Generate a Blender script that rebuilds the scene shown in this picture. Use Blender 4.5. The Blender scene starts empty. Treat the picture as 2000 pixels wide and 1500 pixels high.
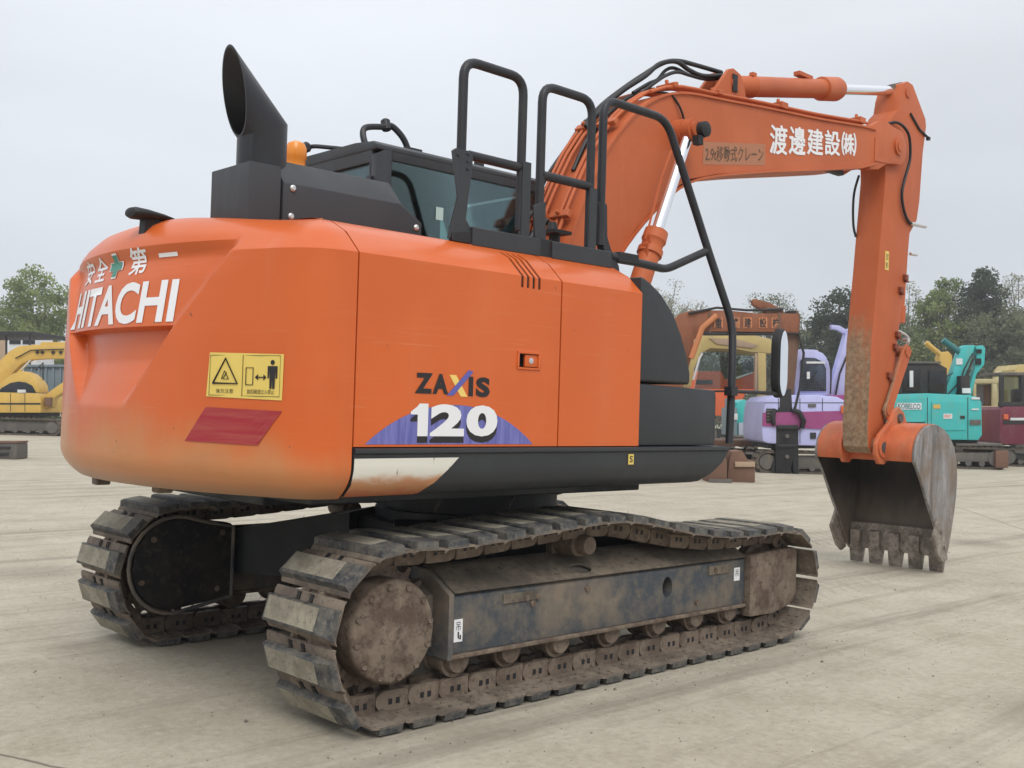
import bpy, bmesh, math, random
import numpy as np
from mathutils import Vector, Matrix
random.seed(7); rng = np.random.default_rng(11)
R = math.radians
S = bpy.context.scene
COL = S.collection

# ------------------------------------------------------------------ camera
cam = bpy.data.objects.new('camera', bpy.data.cameras.new('camera')); COL.objects.link(cam)
CY, CP, CR = R(46.77), R(1.27), R(1.70)
fw = Vector((math.cos(CP)*math.cos(CY), math.cos(CP)*math.sin(CY), math.sin(CP)))
rt0 = Vector((math.sin(CY), -math.cos(CY), 0)); up0 = rt0.cross(fw)
rt = rt0*math.cos(CR) + up0*math.sin(CR); up = -rt0*math.sin(CR) + up0*math.cos(CR)
cam.matrix_world = Matrix(((rt.x, up.x, -fw.x, -4.169), (rt.y, up.y, -fw.y, -4.751), (rt.z, up.z, -fw.z, 1.345), (0, 0, 0, 1)))
cam.data.sensor_width = 36; cam.data.lens = 36*2100/2000
cam.data.clip_start = 0.05; cam.data.clip_end = 3000
S.camera = cam

# ------------------------------------------------------------------ sky and sun (bright overcast)
SUN_EL, SUN_AZ = R(50), R(-122)        # azimuth of the sun as seen from the machine (x axis = 0)
W = bpy.data.worlds.new('World'); S.world = W; W.use_nodes = True
n, l = W.node_tree.nodes, W.node_tree.links
n.clear()
out = n.new('ShaderNodeOutputWorld'); bg = n.new('ShaderNodeBackground')
bg.inputs[1].default_value = 0.10
sky = n.new('ShaderNodeTexSky'); sky.sky_type = 'NISHITA'; sky.sun_disc = False
sky.sun_elevation = SUN_EL; sky.sun_rotation = math.pi/2 - SUN_AZ; sky.air_density = 1.5; sky.dust_density = 4
tc = n.new('ShaderNodeTexCoord'); sx = n.new('ShaderNodeSeparateXYZ'); l.new(tc.outputs['Generated'], sx.inputs[0])
ramp = n.new('ShaderNodeValToRGB'); l.new(sx.outputs[2], ramp.inputs[0])
e = ramp.color_ramp.elements
e[0].position = 0.0; e[0].color = (.72, .765, .83, 1)
e[1].position = 1.0; e[1].color = (1.36, 1.37, 1.38, 1)
m1 = e.new(.12); m1.color = (.745, .79, .855, 1)
m2 = e.new(.32); m2.color = (.86, .90, .96, 1)
cn = n.new('ShaderNodeTexNoise'); cn.inputs['Scale'].default_value = 1.6; cn.inputs['Detail'].default_value = 5
cn.inputs['Roughness'].default_value = .45
mp = n.new('ShaderNodeMapping'); mp.inputs['Scale'].default_value = (1, 1, 3.2); l.new(tc.outputs['Generated'], mp.inputs[0]); l.new(mp.outputs[0], cn.inputs[0])
mr = n.new('ShaderNodeMapRange'); mr.inputs[1].default_value = .3; mr.inputs[2].default_value = .7; mr.inputs[3].default_value = 8.8; mr.inputs[4].default_value = 10.9
l.new(cn.outputs[0], mr.inputs[0])
vm = n.new('ShaderNodeVectorMath'); vm.operation = 'SCALE'; l.new(ramp.outputs[0], vm.inputs[0]); l.new(mr.outputs[0], vm.inputs['Scale'])
mx = n.new('ShaderNodeMix'); mx.data_type = 'RGBA'; mx.inputs[0].default_value = .95; mx.clamp_result = False
l.new(sky.outputs[0], mx.inputs[6]); l.new(vm.outputs[0], mx.inputs[7])
l.new(mx.outputs[2], bg.inputs[0]); l.new(bg.outputs[0], out.inputs[0])
sl = bpy.data.lights.new('sun', 'SUN'); sl.energy = 1.5; sl.angle = R(30); sl.color = (1, .97, .92)
sun = bpy.data.objects.new('sun', sl); COL.objects.link(sun)
sd = Vector((math.cos(SUN_EL)*math.cos(SUN_AZ), math.cos(SUN_EL)*math.sin(SUN_AZ), math.sin(SUN_EL)))
sun.rotation_euler = sd.to_track_quat('Z', 'Y').to_euler()
S.view_settings.view_transform = 'Standard'; S.view_settings.look = 'None'
S.view_settings.exposure = 0.0; S.view_settings.gamma = 1.0; S.view_settings.use_curve_mapping = False
S.cycles.max_bounces = 6; S.cycles.transparent_max_bounces = 12

# ------------------------------------------------------------------ materials
class NT:
    """small helper round a node tree"""
    def __init__(s, name):
        s.m = bpy.data.materials.new(name); s.m.use_nodes = True
        s.t = s.m.node_tree; s.t.nodes.clear()
        s.o = s.t.nodes.new('ShaderNodeOutputMaterial'); s.p = s.t.nodes.new('ShaderNodeBsdfPrincipled')
        s.t.links.new(s.p.outputs[0], s.o.inputs[0])
        s.tc = s.t.nodes.new('ShaderNodeTexCoord')
    def N(s, typ, **k):
        x = s.t.nodes.new(typ)
        for a, b in k.items(): setattr(x, a, b)
        return x
    def L(s, a, b): s.t.links.new(a, b)
    def noise(s, scale, detail=4, rough=.55, stretch=(1, 1, 1), rot=(0, 0, 0), coord=None, dist=0):
        mp = s.N('ShaderNodeMapping'); mp.inputs['Scale'].default_value = stretch; mp.inputs['Rotation'].default_value = rot
        s.L(coord or s.tc.outputs['Object'], mp.inputs[0])
        x = s.N('ShaderNodeTexNoise'); x.inputs['Scale'].default_value = scale; x.inputs['Detail'].default_value = detail
        x.inputs['Roughness'].default_value = rough; x.inputs['Distortion'].default_value = dist
        s.L(mp.outputs[0], x.inputs[0]); return x.outputs[0]
    def rng(s, v, a, b, c=0., d=1., smooth=False):
        x = s.N('ShaderNodeMapRange'); x.interpolation_type = 'SMOOTHSTEP' if smooth else 'LINEAR'
        for i, q in enumerate((a, b, c, d)): x.inputs[i+1].default_value = q
        s.L(v, x.inputs[0]); return x.outputs[0]
    def mix(s, f, a, b, mode='MIX'):
        x = s.N('ShaderNodeMix', data_type='RGBA', blend_type=mode)
        for i, q in ((0, f), (6, a), (7, b)):
            if hasattr(q, 'is_linked') or hasattr(q, 'links'): s.L(q, x.inputs[i])
            elif i == 0: x.inputs[0].default_value = q
            else: x.inputs[i].default_value = (*q[:3], 1)
        return x.outputs[2]
    def math(s, op, a, b=0., c=None):
        x = s.N('ShaderNodeMath', operation=op)
        for i, q in enumerate((a, b) if c is None else (a, b, c)):
            if hasattr(q, 'links'): s.L(q, x.inputs[i])
            else: x.inputs[i].default_value = q
        return x.outputs[0]
    def xyz(s, coord=None):
        x = s.N('ShaderNodeSeparateXYZ'); s.L(coord or s.tc.outputs['Object'], x.inputs[0]); return x.outputs
    def bump(s, h, strength=.3, dist=.01):
        b = s.N('ShaderNodeBump'); b.inputs['Strength'].default_value = strength; b.inputs['Distance'].default_value = dist
        s.L(h, b.inputs['Height']); s.L(b.outputs[0], s.p.inputs['Normal'])
    def set(s, color=None, rough=.5, metal=0, spec=.5, coat=0):
        for k, q in (('Base Color', color), ('Roughness', rough)):
            if q is None: continue
            if hasattr(q, 'links'): s.L(q, s.p.inputs[k])
            elif k == 'Base Color': s.p.inputs[k].default_value = (*q[:3], 1)
            else: s.p.inputs[k].default_value = q
        s.p.inputs['Metallic'].default_value = metal; s.p.inputs['Specular IOR Level'].default_value = spec
        s.p.inputs['Coat Weight'].default_value = coat; s.p.inputs['Coat Roughness'].default_value = .12
        return s.m

def paint(name, c, rough=.38, var=.12, dust=(.38, .30, .21), dustamt=.18, scale=2.2, coat=0, spec=.45, streak=True, bump=.04):
    k = NT(name)
    a = k.noise(scale, 5, .6); f = k.noise(60, 3, .6)
    v = k.mix(k.rng(a, .3, .7), [x*(1-var) for x in c], [x*(1+var*.6) for x in c])
    d = k.noise(3.5, 6, .68, stretch=(1, 1, .35) if streak else (1, 1, 1))
    dm = k.math('MULTIPLY', k.rng(d, .50, .80, 0, 1), dustamt)
    sp = k.math('MULTIPLY', k.rng(f, .62, .78), dustamt*.8)
    v = k.mix(dm, v, dust); v = k.mix(sp, v, dust)
    k.bump(k.noise(14, 3, .5), bump, .01)
    r = k.rng(d, .35, .75, rough*.8, min(1, rough*1.6))
    return k.set(v, r, 0, spec, coat)

def plain(name, c, rough=.5, metal=0, spec=.5): return NT(name).set(c, rough, metal, spec)

M = {}
# main machine: upper-structure orange with dust low on the counterweight
def orange_body(name):
    k = NT(name); c = (.58, .122, .032)
    a = k.noise(1.3, 4, .55); X, Y, Z = k.xyz()
    v = k.mix(k.rng(a, .3, .7), (.58, .108, .017), (.66, .130, .023))
    # dust and rubbed tan film along the bottom of the counterweight, its edge uneven and slanting
    nz = k.noise(1.7, 5, .6, stretch=(1, 1, .6))
    edge = k.math('ADD', Z, k.math('MULTIPLY', k.math('SUBTRACT', nz, .5), .55))
    edge = k.math('ADD', edge, k.math('MULTIPLY', Y, -.07))
    rear = k.rng(X, -1.75, -1.68, 1, .06)
    dm = k.math('MULTIPLY', k.rng(edge, 1.32, 1.06, 0, .66, True), rear)
    v = k.mix(dm, v, (.50, .27, .115))
    dk = k.noise(2.6, 5, .7, stretch=(.5, .5, 1.6)); v = k.mix(k.math('MULTIPLY', k.math('MULTIPLY', k.rng(dk, .5, .7), .45), dm), v, (.27, .15, .07))
    low = k.math('MULTIPLY', k.rng(Z, 1.02, .965, 0, .6), rear); v = k.mix(low, v, (.20, .125, .07))
    # long faint horizontal rub marks
    sc = k.noise(5, 5, .7, stretch=(.35, .35, 9)); v = k.mix(k.math('MULTIPLY', k.rng(sc, .58, .8), .22), v, (.60, .28, .14))
    f = k.noise(85, 3, .6); v = k.mix(k.math('MULTIPLY', k.rng(f, .66, .8), .15), v, (.35, .22, .13))
    # fine scratches: sparse thin lines along the sides, some running down
    for st_, rt_, am in (((.8, .8, 42), (R(4), R(3), 0), .22), ((.6, .6, 60), (R(-9), R(-7), 0), .16)):
        s1 = k.noise(2.2, 2, .5, stretch=st_, rot=rt_); g1 = k.noise(1.9, 3, .6)
        v = k.mix(k.math('MULTIPLY', k.math('MULTIPLY', k.rng(s1, .685, .70), k.rng(g1, .52, .60)), am), v, (.70, .34, .20))
    ch = k.noise(33, 2, .5); g2 = k.noise(2.1, 3, .6); v = k.mix(k.math('MULTIPLY', k.math('MULTIPLY', k.rng(ch, .745, .76), k.rng(g2, .5, .6)), .8), v, (.12, .06, .04))
    wash = k.noise(2.4, 5, .62, stretch=(1.4, 1.4, .22)); v = k.mix(k.math('MULTIPLY', k.rng(wash, .50, .72), .09), v, (.60, .27, .15))
    k.bump(k.math('ADD', k.noise(2.4, 2, .5), k.math('MULTIPLY', k.noise(16, 3, .5), .12)), .10, .02)
    return k.set(v, k.rng(nz, .3, .7, .34, .48), 0, .34, .22)
M['body'] = orange_body('orange_body_paint')
def boom_paint(name):
    k = NT(name); a = k.noise(1.8, 5, .6); X, Y, Z = k.xyz()
    v = k.mix(k.rng(a, .3, .7), (.45, .104, .034), (.53, .136, .048))
    st = k.noise(9, 6, .7, stretch=(1, 1, .12)); v = k.mix(k.math('MULTIPLY', k.rng(st, .56, .78), .25), v, (.62, .24, .13))
    rb = k.noise(26, 5, .75, stretch=(1, 1, .6)); v = k.mix(k.math('MULTIPLY', k.rng(rb, .64, .72), .35), v, (.17, .07, .035))
    k.bump(k.noise(25, 4, .6), .08, .01)
    return k.set(v, k.rng(st, .3, .7, .42, .64), 0, .30)
M['boom'] = boom_paint('faded_orange_boom_paint')
def arm_paint(name):
    k = NT(name); a = k.noise(1.8, 5, .6); X, Y, Z = k.xyz()
    v = k.mix(k.rng(a, .3, .7), (.44, .097, .030), (.51, .124, .040))
    st = k.noise(9, 6, .7, stretch=(1, 1, .12)); v = k.mix(k.math('MULTIPLY', k.rng(st, .56, .78), .25), v, (.62, .24, .13))
    # worn and mud coloured lower underside (rear face) of the arm
    gm = k.N('ShaderNodeNewGeometry'); nx = k.N('ShaderNodeSeparateXYZ'); k.L(gm.outputs['Normal'], nx.inputs[0])
    nn = k.noise(4.2, 6, .72, stretch=(1, 1, .45))
    lim = k.math('ADD', Z, k.math('MULTIPLY', k.math('SUBTRACT', nn, .5), 1.9))
    mud = k.math('MULTIPLY', k.rng(lim, 2.40, 1.65, 0, .93, True), k.rng(nx.outputs[0], -.35, -.65, 0, 1))
    n2 = k.noise(22, 5, .7); mudc = k.mix(k.rng(n2, .35, .65), (.17, .115, .07), (.36, .27, .17)); n3 = k.noise(5, 5, .7, stretch=(1, 1, .2)); mudc = k.mix(k.math('MULTIPLY', k.rng(n3, .5, .65), k.rng(Z, 1.3, 2.1, .15, .8)), mudc, (.42, .15, .06))
    v = k.mix(mud, v, mudc)
    k.bump(k.noise(25, 4, .6), .1, .01)
    return k.set(v, .55, 0, .35)
M['arm'] = arm_paint('worn_orange_arm_paint')
M['bucket_orange'] = paint('bucket_orange_paint', (.56, .135, .048), .5, .25, (.38, .23, .14), .95, 5, bump=.15)
M['dark'] = paint('charcoal_paint', (.034, .037, .042), .45, .15, (.12, .12, .115), .22, 1.6, spec=.4)
M['box'] = paint('charcoal_sheet_paint', (.044, .046, .052), .5, .10, (.13, .13, .125), .14, 1.6, spec=.42)
M['rail'] = paint('charcoal_tube_paint', (.024, .025, .030), .42, .15, (.10, .095, .09), .25, 6, spec=.38)
M['black'] = plain('black_rubber', (.012, .012, .014), .6)
M['hose'] = plain('black_hose', (.010, .010, .012), .45)
M['chrome'] = plain('chrome_rod', (.86, .87, .90), .16, 1.0)
M['steel'] = plain('zinc_bolt', (.62, .62, .62), .35, .7)
M['white'] = plain('white_print', (.80, .80, .82), .45)
M['blackprint'] = plain('black_print', (.015, .012, .014), .45)
M['green'] = plain('green_print', (.045, .23, .16), .45)
M['red'] = NT('red_reflective_tape')
def redtape(k):
    a = k.noise(6, 5, .7, stretch=(.4, .4, 6)); v = k.mix(k.rng(a, .4, .75), (.34, .016, .028), (.38, .075, .055)); return k.set(v, .42)
M['red'] = redtape(M['red'])
M['yellow'] = plain('yellow_sticker', (.75, .56, .13), .4)
M['yellowprint'] = plain('yellow_print', (.85, .60, .16), .45)
def arc_print():
    k = NT('blue_arc_print'); X, Y, Z = k.xyz(); a = k.noise(30, 4, .7, stretch=(1, 1, .08))
    v = k.mix(k.rng(a, .4, .65), (.105, .11, .36), (.20, .20, .50)); return k.set(v, .42)
M['bluearc'] = arc_print()
M['blueprint'] = plain('blue_print', (.11, .11, .40), .42)
M['sepia'] = plain('brown_stencil_print', (.11, .065, .035), .6)
M['sepiabg'] = plain('tan_stencil_ground', (.40, .165, .085), .6)
M['glow'] = plain('amber_lens', (.80, .27, .03), .25)
def skirt_patch():  # off-white at the top, grading to orange further down
    k = NT('white_to_orange_patch'); X, Y, Z = k.xyz(); nz = k.noise(5, 5, .65, stretch=(.5, 1, 1.4))
    g = k.math('ADD', Z, k.math('MULTIPLY', k.math('SUBTRACT', nz, .5), .12)); g = k.math('ADD', g, k.math('MULTIPLY', X, -.05))
    v = k.mix(k.rng(g, 1.135, 1.09, 0, 1, True), (.72, .70, .62), (.52, .24, .11)); v = k.mix(k.rng(g, 1.085, 1.055, 0, 1, True), v, (.44, .135, .06))
    f = k.noise(40, 3, .6, stretch=(1, 1, .3)); v = k.mix(k.rng(f, .70, .74, 0, .7), v, (.09, .06, .05)); return k.set(v, .35)
M['patch'] = skirt_patch()
def dirty(name, c1, c2, c3, lo=.42, hi=.58, rough=.75, bump=.5, sc=5, metal=0, fine=30):
    k = NT(name); oi = k.N('ShaderNodeObjectInfo'); ad = k.N('ShaderNodeVectorMath', operation='ADD'); k.L(k.tc.outputs['Object'], ad.inputs[0])
    cb = k.N('ShaderNodeCombineXYZ'); k.L(k.math('MULTIPLY', oi.outputs['Random'], 31.7), cb.inputs[0]); k.L(cb.outputs[0], ad.inputs[1])
    a = k.noise(sc, 6, .68, coord=ad.outputs[0]); b = k.noise(fine, 5, .7, coord=ad.outputs[0])
    v = k.mix(k.rng(a, lo, hi), c1, c2); v = k.mix(k.rng(b, .52, .72), v, c3)
    hm = k.math('ADD', a, k.math('MULTIPLY', b, .5)); k.bump(hm, bump, .012)
    return k.set(v, k.rng(a, .35, .65, rough*.85, min(1, rough*1.15)), metal, .3)
MUD = (.185, .145, .108)
M['track'] = dirty('muddy_track_steel', (.13, .105, .085), (.22, .178, .138), (.085, .066, .052))
M['link'] = dirty('rusty_mud_link', (.12, .088, .066), (.205, .160, .122), (.075, .054, .04))
M['pad'] = dirty('worn_pad_face', (.235, .212, .165), (.325, .300, .235), (.135, .120, .095), rough=.85, bump=.45, sc=9, fine=38)
M['padside'] = dirty('blue_black_pad_side', (.034, .040, .048), (.135, .125, .108), (.20, .178, .148), .38, .62, rough=.65, bump=.6, sc=13, fine=32)
M['guard'] = dirty('dark_dirty_guard', (.012, .012, .014), (.040, .030, .025), (.055, .048, .040), .42, .62, rough=.6, bump=.3, sc=3, fine=24)
M['frame'] = dirty('dirty_track_frame', (.060, .070, .082), (.20, .162, .122), (.150, .130, .104), .40, .62, rough=.65, bump=.35, sc=3.4, fine=20)
M['frametop'] = dirty('mud_on_track_frame', (.105, .088, .07), (.20, .165, .125), (.07, .058, .045), rough=.85, bump=.7, sc=4)
M['hub'] = dirty('rusty_mud_hub', (.105, .072, .054), (.215, .170, .128), (.060, .040, .032), .40, .60, rough=.8, bump=.6, sc=8)
M['under'] = paint('black_undercarriage', (.013, .015, .019), .5, .3, (.05, .045, .04), .35)
def bucket_mat():
    k = NT('scraped_bucket_steel'); a = k.noise(9, 7, .75, stretch=(1, 1, .16), dist=.6); b = k.noise(3.2, 6, .68)
    v = k.mix(k.rng(a, .36, .64), (.12, .105, .095), (.40, .39, .40)); v = k.mix(k.math('MULTIPLY', k.rng(b, .46, .62), .75), v, (.22, .150, .10)); v = k.mix(k.math('MULTIPLY', k.rng(b, .44, .34), .5), v, (.10, .085, .075))
    k.bump(a, .3, .01); return k.set(v, .45, .35, .5)
M['bucket'] = bucket_mat()
def bucket_inside():
    k = NT('muddy_bucket_inside'); a = k.noise(3.5, 6, .7, stretch=(1, 1, .4)); X, Y, Z = k.xyz()
    lim = k.math('ADD', Z, k.math('MULTIPLY', k.math('SUBTRACT', a, .5), .7))
    v = k.mix(k.rng(a, .35, .65), (.022, .020, .020), (.060, .052, .046)); v = k.mix(k.rng(lim, .82, .38, 0, .95, True), v, (.185, .150, .120))
    k.bump(a, .4, .01); return k.set(v, .65, 0, .35)
M['bucket_in'] = bucket_inside()
M['teeth'] = dirty('worn_tooth_steel', (.18, .155, .13), (.34, .30, .255), (.09, .07, .055), rough=.6, sc=8)
def glassmat(name, tint, refl=1.0, rough=.02):
    k = NT(name); k.t.nodes.remove(k.p)
    tr = k.N('ShaderNodeBsdfTransparent'); tr.inputs[0].default_value = (*tint, 1)
    gl = k.N('ShaderNodeBsdfGlossy'); gl.inputs['Roughness'].default_value = rough; gl.inputs[0].default_value = (.95, .97, 1, 1)
    lw = k.N('ShaderNodeFresnel'); lw.inputs[0].default_value = 1.5
    ms = k.N('ShaderNodeMixShader'); k.L(k.math('MULTIPLY', lw.outputs[0], refl), ms.inputs[0]); k.L(tr.outputs[0], ms.inputs[1]); k.L(gl.outputs[0], ms.inputs[2])
    k.L(ms.outputs[0], k.o.inputs[0]); return k.m
M['glass'] = glassmat('cab_glass', (.60, .74, .73), .9)
M['mirror'] = plain('mirror_glass', (.82, .85, .88), .03, 1.0)

# ------------------------------------------------------------------ mesh helpers
class B:
    def __init__(s): s.bm = bmesh.new(); s.fm = {}
    def face(s, vs, smooth=False):
        try: f = s.bm.faces.new(vs); f.smooth = smooth; return f
        except ValueError: return None
    def box(s, c, size, rot=None, mi=0):
        hx, hy, hz = [q/2 for q in size]; c = Vector(c); vs = []
        for z in (-hz, hz):
            for x, y in ((-hx, -hy), (hx, -hy), (hx, hy), (-hx, hy)):
                p = Vector((x, y, z)); p = (rot @ p if rot else p) + c; vs.append(s.bm.verts.new(p))
        for q in ((3, 2, 1, 0), (4, 5, 6, 7), (0, 1, 5, 4), (1, 2, 6, 5), (2, 3, 7, 6), (3, 0, 4, 7)):
            f = s.face([vs[i] for i in q]); f.material_index = mi
        return s
    def prism(s, pts, ax, a, b, mi=0, mi_cap=None, inset=None):
        """pts: 2-D outline in the plane across axis ax (0 x: (y,z), 1 y: (x,z), 2 z: (x,y)), from a to b"""
        def P(p, t):
            return {0: (t, p[0], p[1]), 1: (p[0], t, p[1]), 2: (p[0], p[1], t)}[ax]
        A = [s.bm.verts.new(P(p, a)) for p in pts]; Bv = [s.bm.verts.new(P(p, b)) for p in pts]
        fs = [s.face(A), s.face(Bv[::-1])]
        for f in fs:
            if f: f.material_index = mi if mi_cap is None else mi_cap
        for i in range(len(pts)):
            j = (i+1) % len(pts); f = s.face([A[j], A[i], Bv[i], Bv[j]])
            if f: f.material_index = mi
        return s
    def ring(s, c, u, v, r, n, ph=0):
        return [s.bm.verts.new(c + u*(r*math.cos(ph+2*math.pi*i/n)) + v*(r*math.sin(ph+2*math.pi*i/n))) for i in range(n)]
    def lathe(s, p0, axis, prof, n=24, mi=0, cap=True):
        """prof: list of (distance along axis, radius)"""
        p0 = Vector(p0); ax = Vector(axis).normalized(); u = ax.orthogonal().normalized(); v = ax.cross(u)
        rs = [s.ring(p0+ax*d, u, v, max(r, 1e-4), n) for d, r in prof]
        for a, b in zip(rs, rs[1:]):
            for i in range(n):
                f = s.face([a[i], a[(i+1) % n], b[(i+1) % n], b[i]], True); f.material_index = mi
        if cap:
            f = s.face(rs[0][::-1]); f.material_index = mi
            f = s.face(rs[-1]); f.material_index = mi
        return s
    def cyl(s, p0, p1, r, n=20, r1=None, mi=0):
        p0 = Vector(p0); d = Vector(p1)-p0
        return s.lathe(p0, d, [(0, r), (d.length, r if r1 is None else r1)], n, mi)
    def tube(s, pts, r, n=10, fillet=0, mi=0, cap=True):
        P = [Vector(p) for p in pts]
        if fillet:
            Q = [P[0]]
            for a, b, c in zip(P, P[1:], P[2:]):
                d1 = min(fillet, (a-b).length*.48); d2 = min(fillet, (c-b).length*.48)
                s0 = b+(a-b).normalized()*d1; s1 = b+(c-b).normalized()*d2
                for t in np.linspace(0, 1, 7): Q.append(s0*(1-t)**2 + b*2*t*(1-t) + s1*t*t)
            Q.append(P[-1]); P = Q
        rs = []; t = (P[1]-P[0]).normalized(); u = t.orthogonal().normalized()
        for i, p in enumerate(P):
            t = ((P[min(i+1, len(P)-1)]-P[max(i-1, 0)])).normalized()
            u = (u - t*u.dot(t)).normalized(); v = t.cross(u); rs.append(s.ring(p, u, v, r, n))
        for a, b in zip(rs, rs[1:]):
            for i in range(n):
                f = s.face([a[i], a[(i+1) % n], b[(i+1) % n], b[i]], True)
                if f: f.material_index = mi
        if cap: s.face(rs[0][::-1]); s.face(rs[-1])
        return s
    def spline(s, pts, r, n=8, sub=6, mi=0):
        P = [Vector(p) for p in pts]; Q = []
        E_ = [P[0]*2-P[1]] + P + [P[-1]*2-P[-2]]
        for i in range(1, len(E_)-2):
            p0, p1, p2, p3 = E_[i-1:i+3]
            for k in range(sub):
                t = k/sub
                Q.append(.5*((2*p1)+(p2-p0)*t+(2*p0-5*p1+4*p2-p3)*t*t+(3*p1-p0-3*p2+p3)*t**3))
        Q.append(P[-1]); return s.tube(Q, r, n, mi=mi)
    def bevel(s, w, seg=2, ang=30):
        bmesh.ops.remove_doubles(s.bm, verts=s.bm.verts, dist=1e-6)
        bmesh.ops.recalc_face_normals(s.bm, faces=s.bm.faces)
        es = [e for e in s.bm.edges if len(e.link_faces) == 2 and e.calc_face_angle(0) > R(ang)]
        bmesh.ops.bevel(s.bm, geom=es, offset=w, segments=seg, affect='EDGES', profile=.6, clamp_overlap=True)
        return s
    def obj(s, name, mat, parent=None, smooth=35, recalc=True, label=None, loc=None):
        if recalc: bmesh.ops.recalc_face_normals(s.bm, faces=s.bm.faces)
        me = bpy.data.meshes.new(name); s.bm.to_mesh(me); s.bm.free()
        for m in (mat if isinstance(mat, (list, tuple)) else [mat]): me.materials.append(M[m] if isinstance(m, str) else m)
        if smooth and len(me.polygons):
            me.polygons.foreach_set('use_smooth', [True]*len(me.polygons)); me.set_sharp_from_angle(angle=R(smooth))
        o = bpy.data.objects.new(name, me); COL.objects.link(o)
        if parent: o.parent = parent
        if label: o['label'] = label
        if loc: o.location = loc
        return o
def empty(name, label, cat, loc=(0, 0, 0), rz=0, group=None):
    o = bpy.data.objects.new(name, None); COL.objects.link(o); o.location = loc; o.rotation_euler = (0, 0, rz)
    o.empty_display_size = .2; o['label'] = label; o['category'] = cat
    if group: o['group'] = group
    return o
def rawobj(name, V, F, mat, parent=None, kind=None, smooth=False):
    me = bpy.data.meshes.new(name); me.from_pydata(V, [], F); me.update()
    for m in (mat if isinstance(mat, (list, tuple)) else [mat]): me.materials.append(M[m] if isinstance(m, str) else m)
    if smooth: me.polygons.foreach_set('use_smooth', [True]*len(me.polygons))
    o = bpy.data.objects.new(name, me); COL.objects.link(o)
    if parent: o.parent = parent
    if kind: o['kind'] = kind
    return o
def inst(src, parent, loc=None, rot=None, name=None):
    o = src.copy(); COL.objects.link(o); o.parent = parent
    if loc is not None: o.location = loc
    if rot is not None: o.rotation_euler = rot
    return o
_tm = {}
def text_bm(txt, bold=.0, res=4, depth=0):
    c = bpy.data.curves.new('t', 'FONT'); c.body = txt; c.size = 1; c.offset = bold; c.resolution_u = res; c.fill_mode = 'FRONT'
    o = bpy.data.objects.new('t', c); COL.objects.link(o)
    dg = bpy.context.evaluated_depsgraph_get(); me = bpy.data.meshes.new_from_object(o.evaluated_get(dg))
    bm = bmesh.new(); bm.from_mesh(me); bpy.data.objects.remove(o); bpy.data.curves.remove(c); bpy.data.meshes.remove(me)
    xs = [v.co.x for v in bm.verts]; ys = [v.co.y for v in bm.verts]
    x0, x1, y0, y1 = min(xs), max(xs), min(ys), max(ys)
    for v in bm.verts: v.co.x = (v.co.x-x0)/(x1-x0); v.co.y = (v.co.y-y0)/(y1-y0)
    return bm
def text_obj(name, txt, fn, mat, parent, bold=.0, cuts=0, res=4, flip=False):
    """letters as a thin sheet; fn maps unit box (u right, v up) to a point just proud of the surface"""
    bm = text_bm(txt, bold, res)
    for i in range(1, cuts):
        bmesh.ops.bisect_plane(bm, geom=bm.verts[:]+bm.edges[:]+bm.faces[:], plane_co=(i/cuts, 0, 0), plane_no=(1, 0, 0))
    if cuts:
        for i in range(1, 4):
            bmesh.ops.bisect_plane(bm, geom=bm.verts[:]+bm.edges[:]+bm.faces[:], plane_co=(0, i/4, 0), plane_no=(0, 1, 0))
    for v in bm.verts: v.co = Vector(fn(v.co.x, v.co.y))
    me = bpy.data.meshes.new(name); bm.to_mesh(me); bm.free(); me.materials.append(M[mat])
    o = bpy.data.objects.new(name, me); COL.objects.link(o); o.parent = parent
    return o
def side(x0, x1, z0, z1, y=-1.236, sk=0):
    """mapping onto the machine's right-hand side plane (reads left to right from -Y)"""
    return lambda u, v: (x0+(x1-x0)*u + sk*v, y, z0+(z1-z0)*v)
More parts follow.
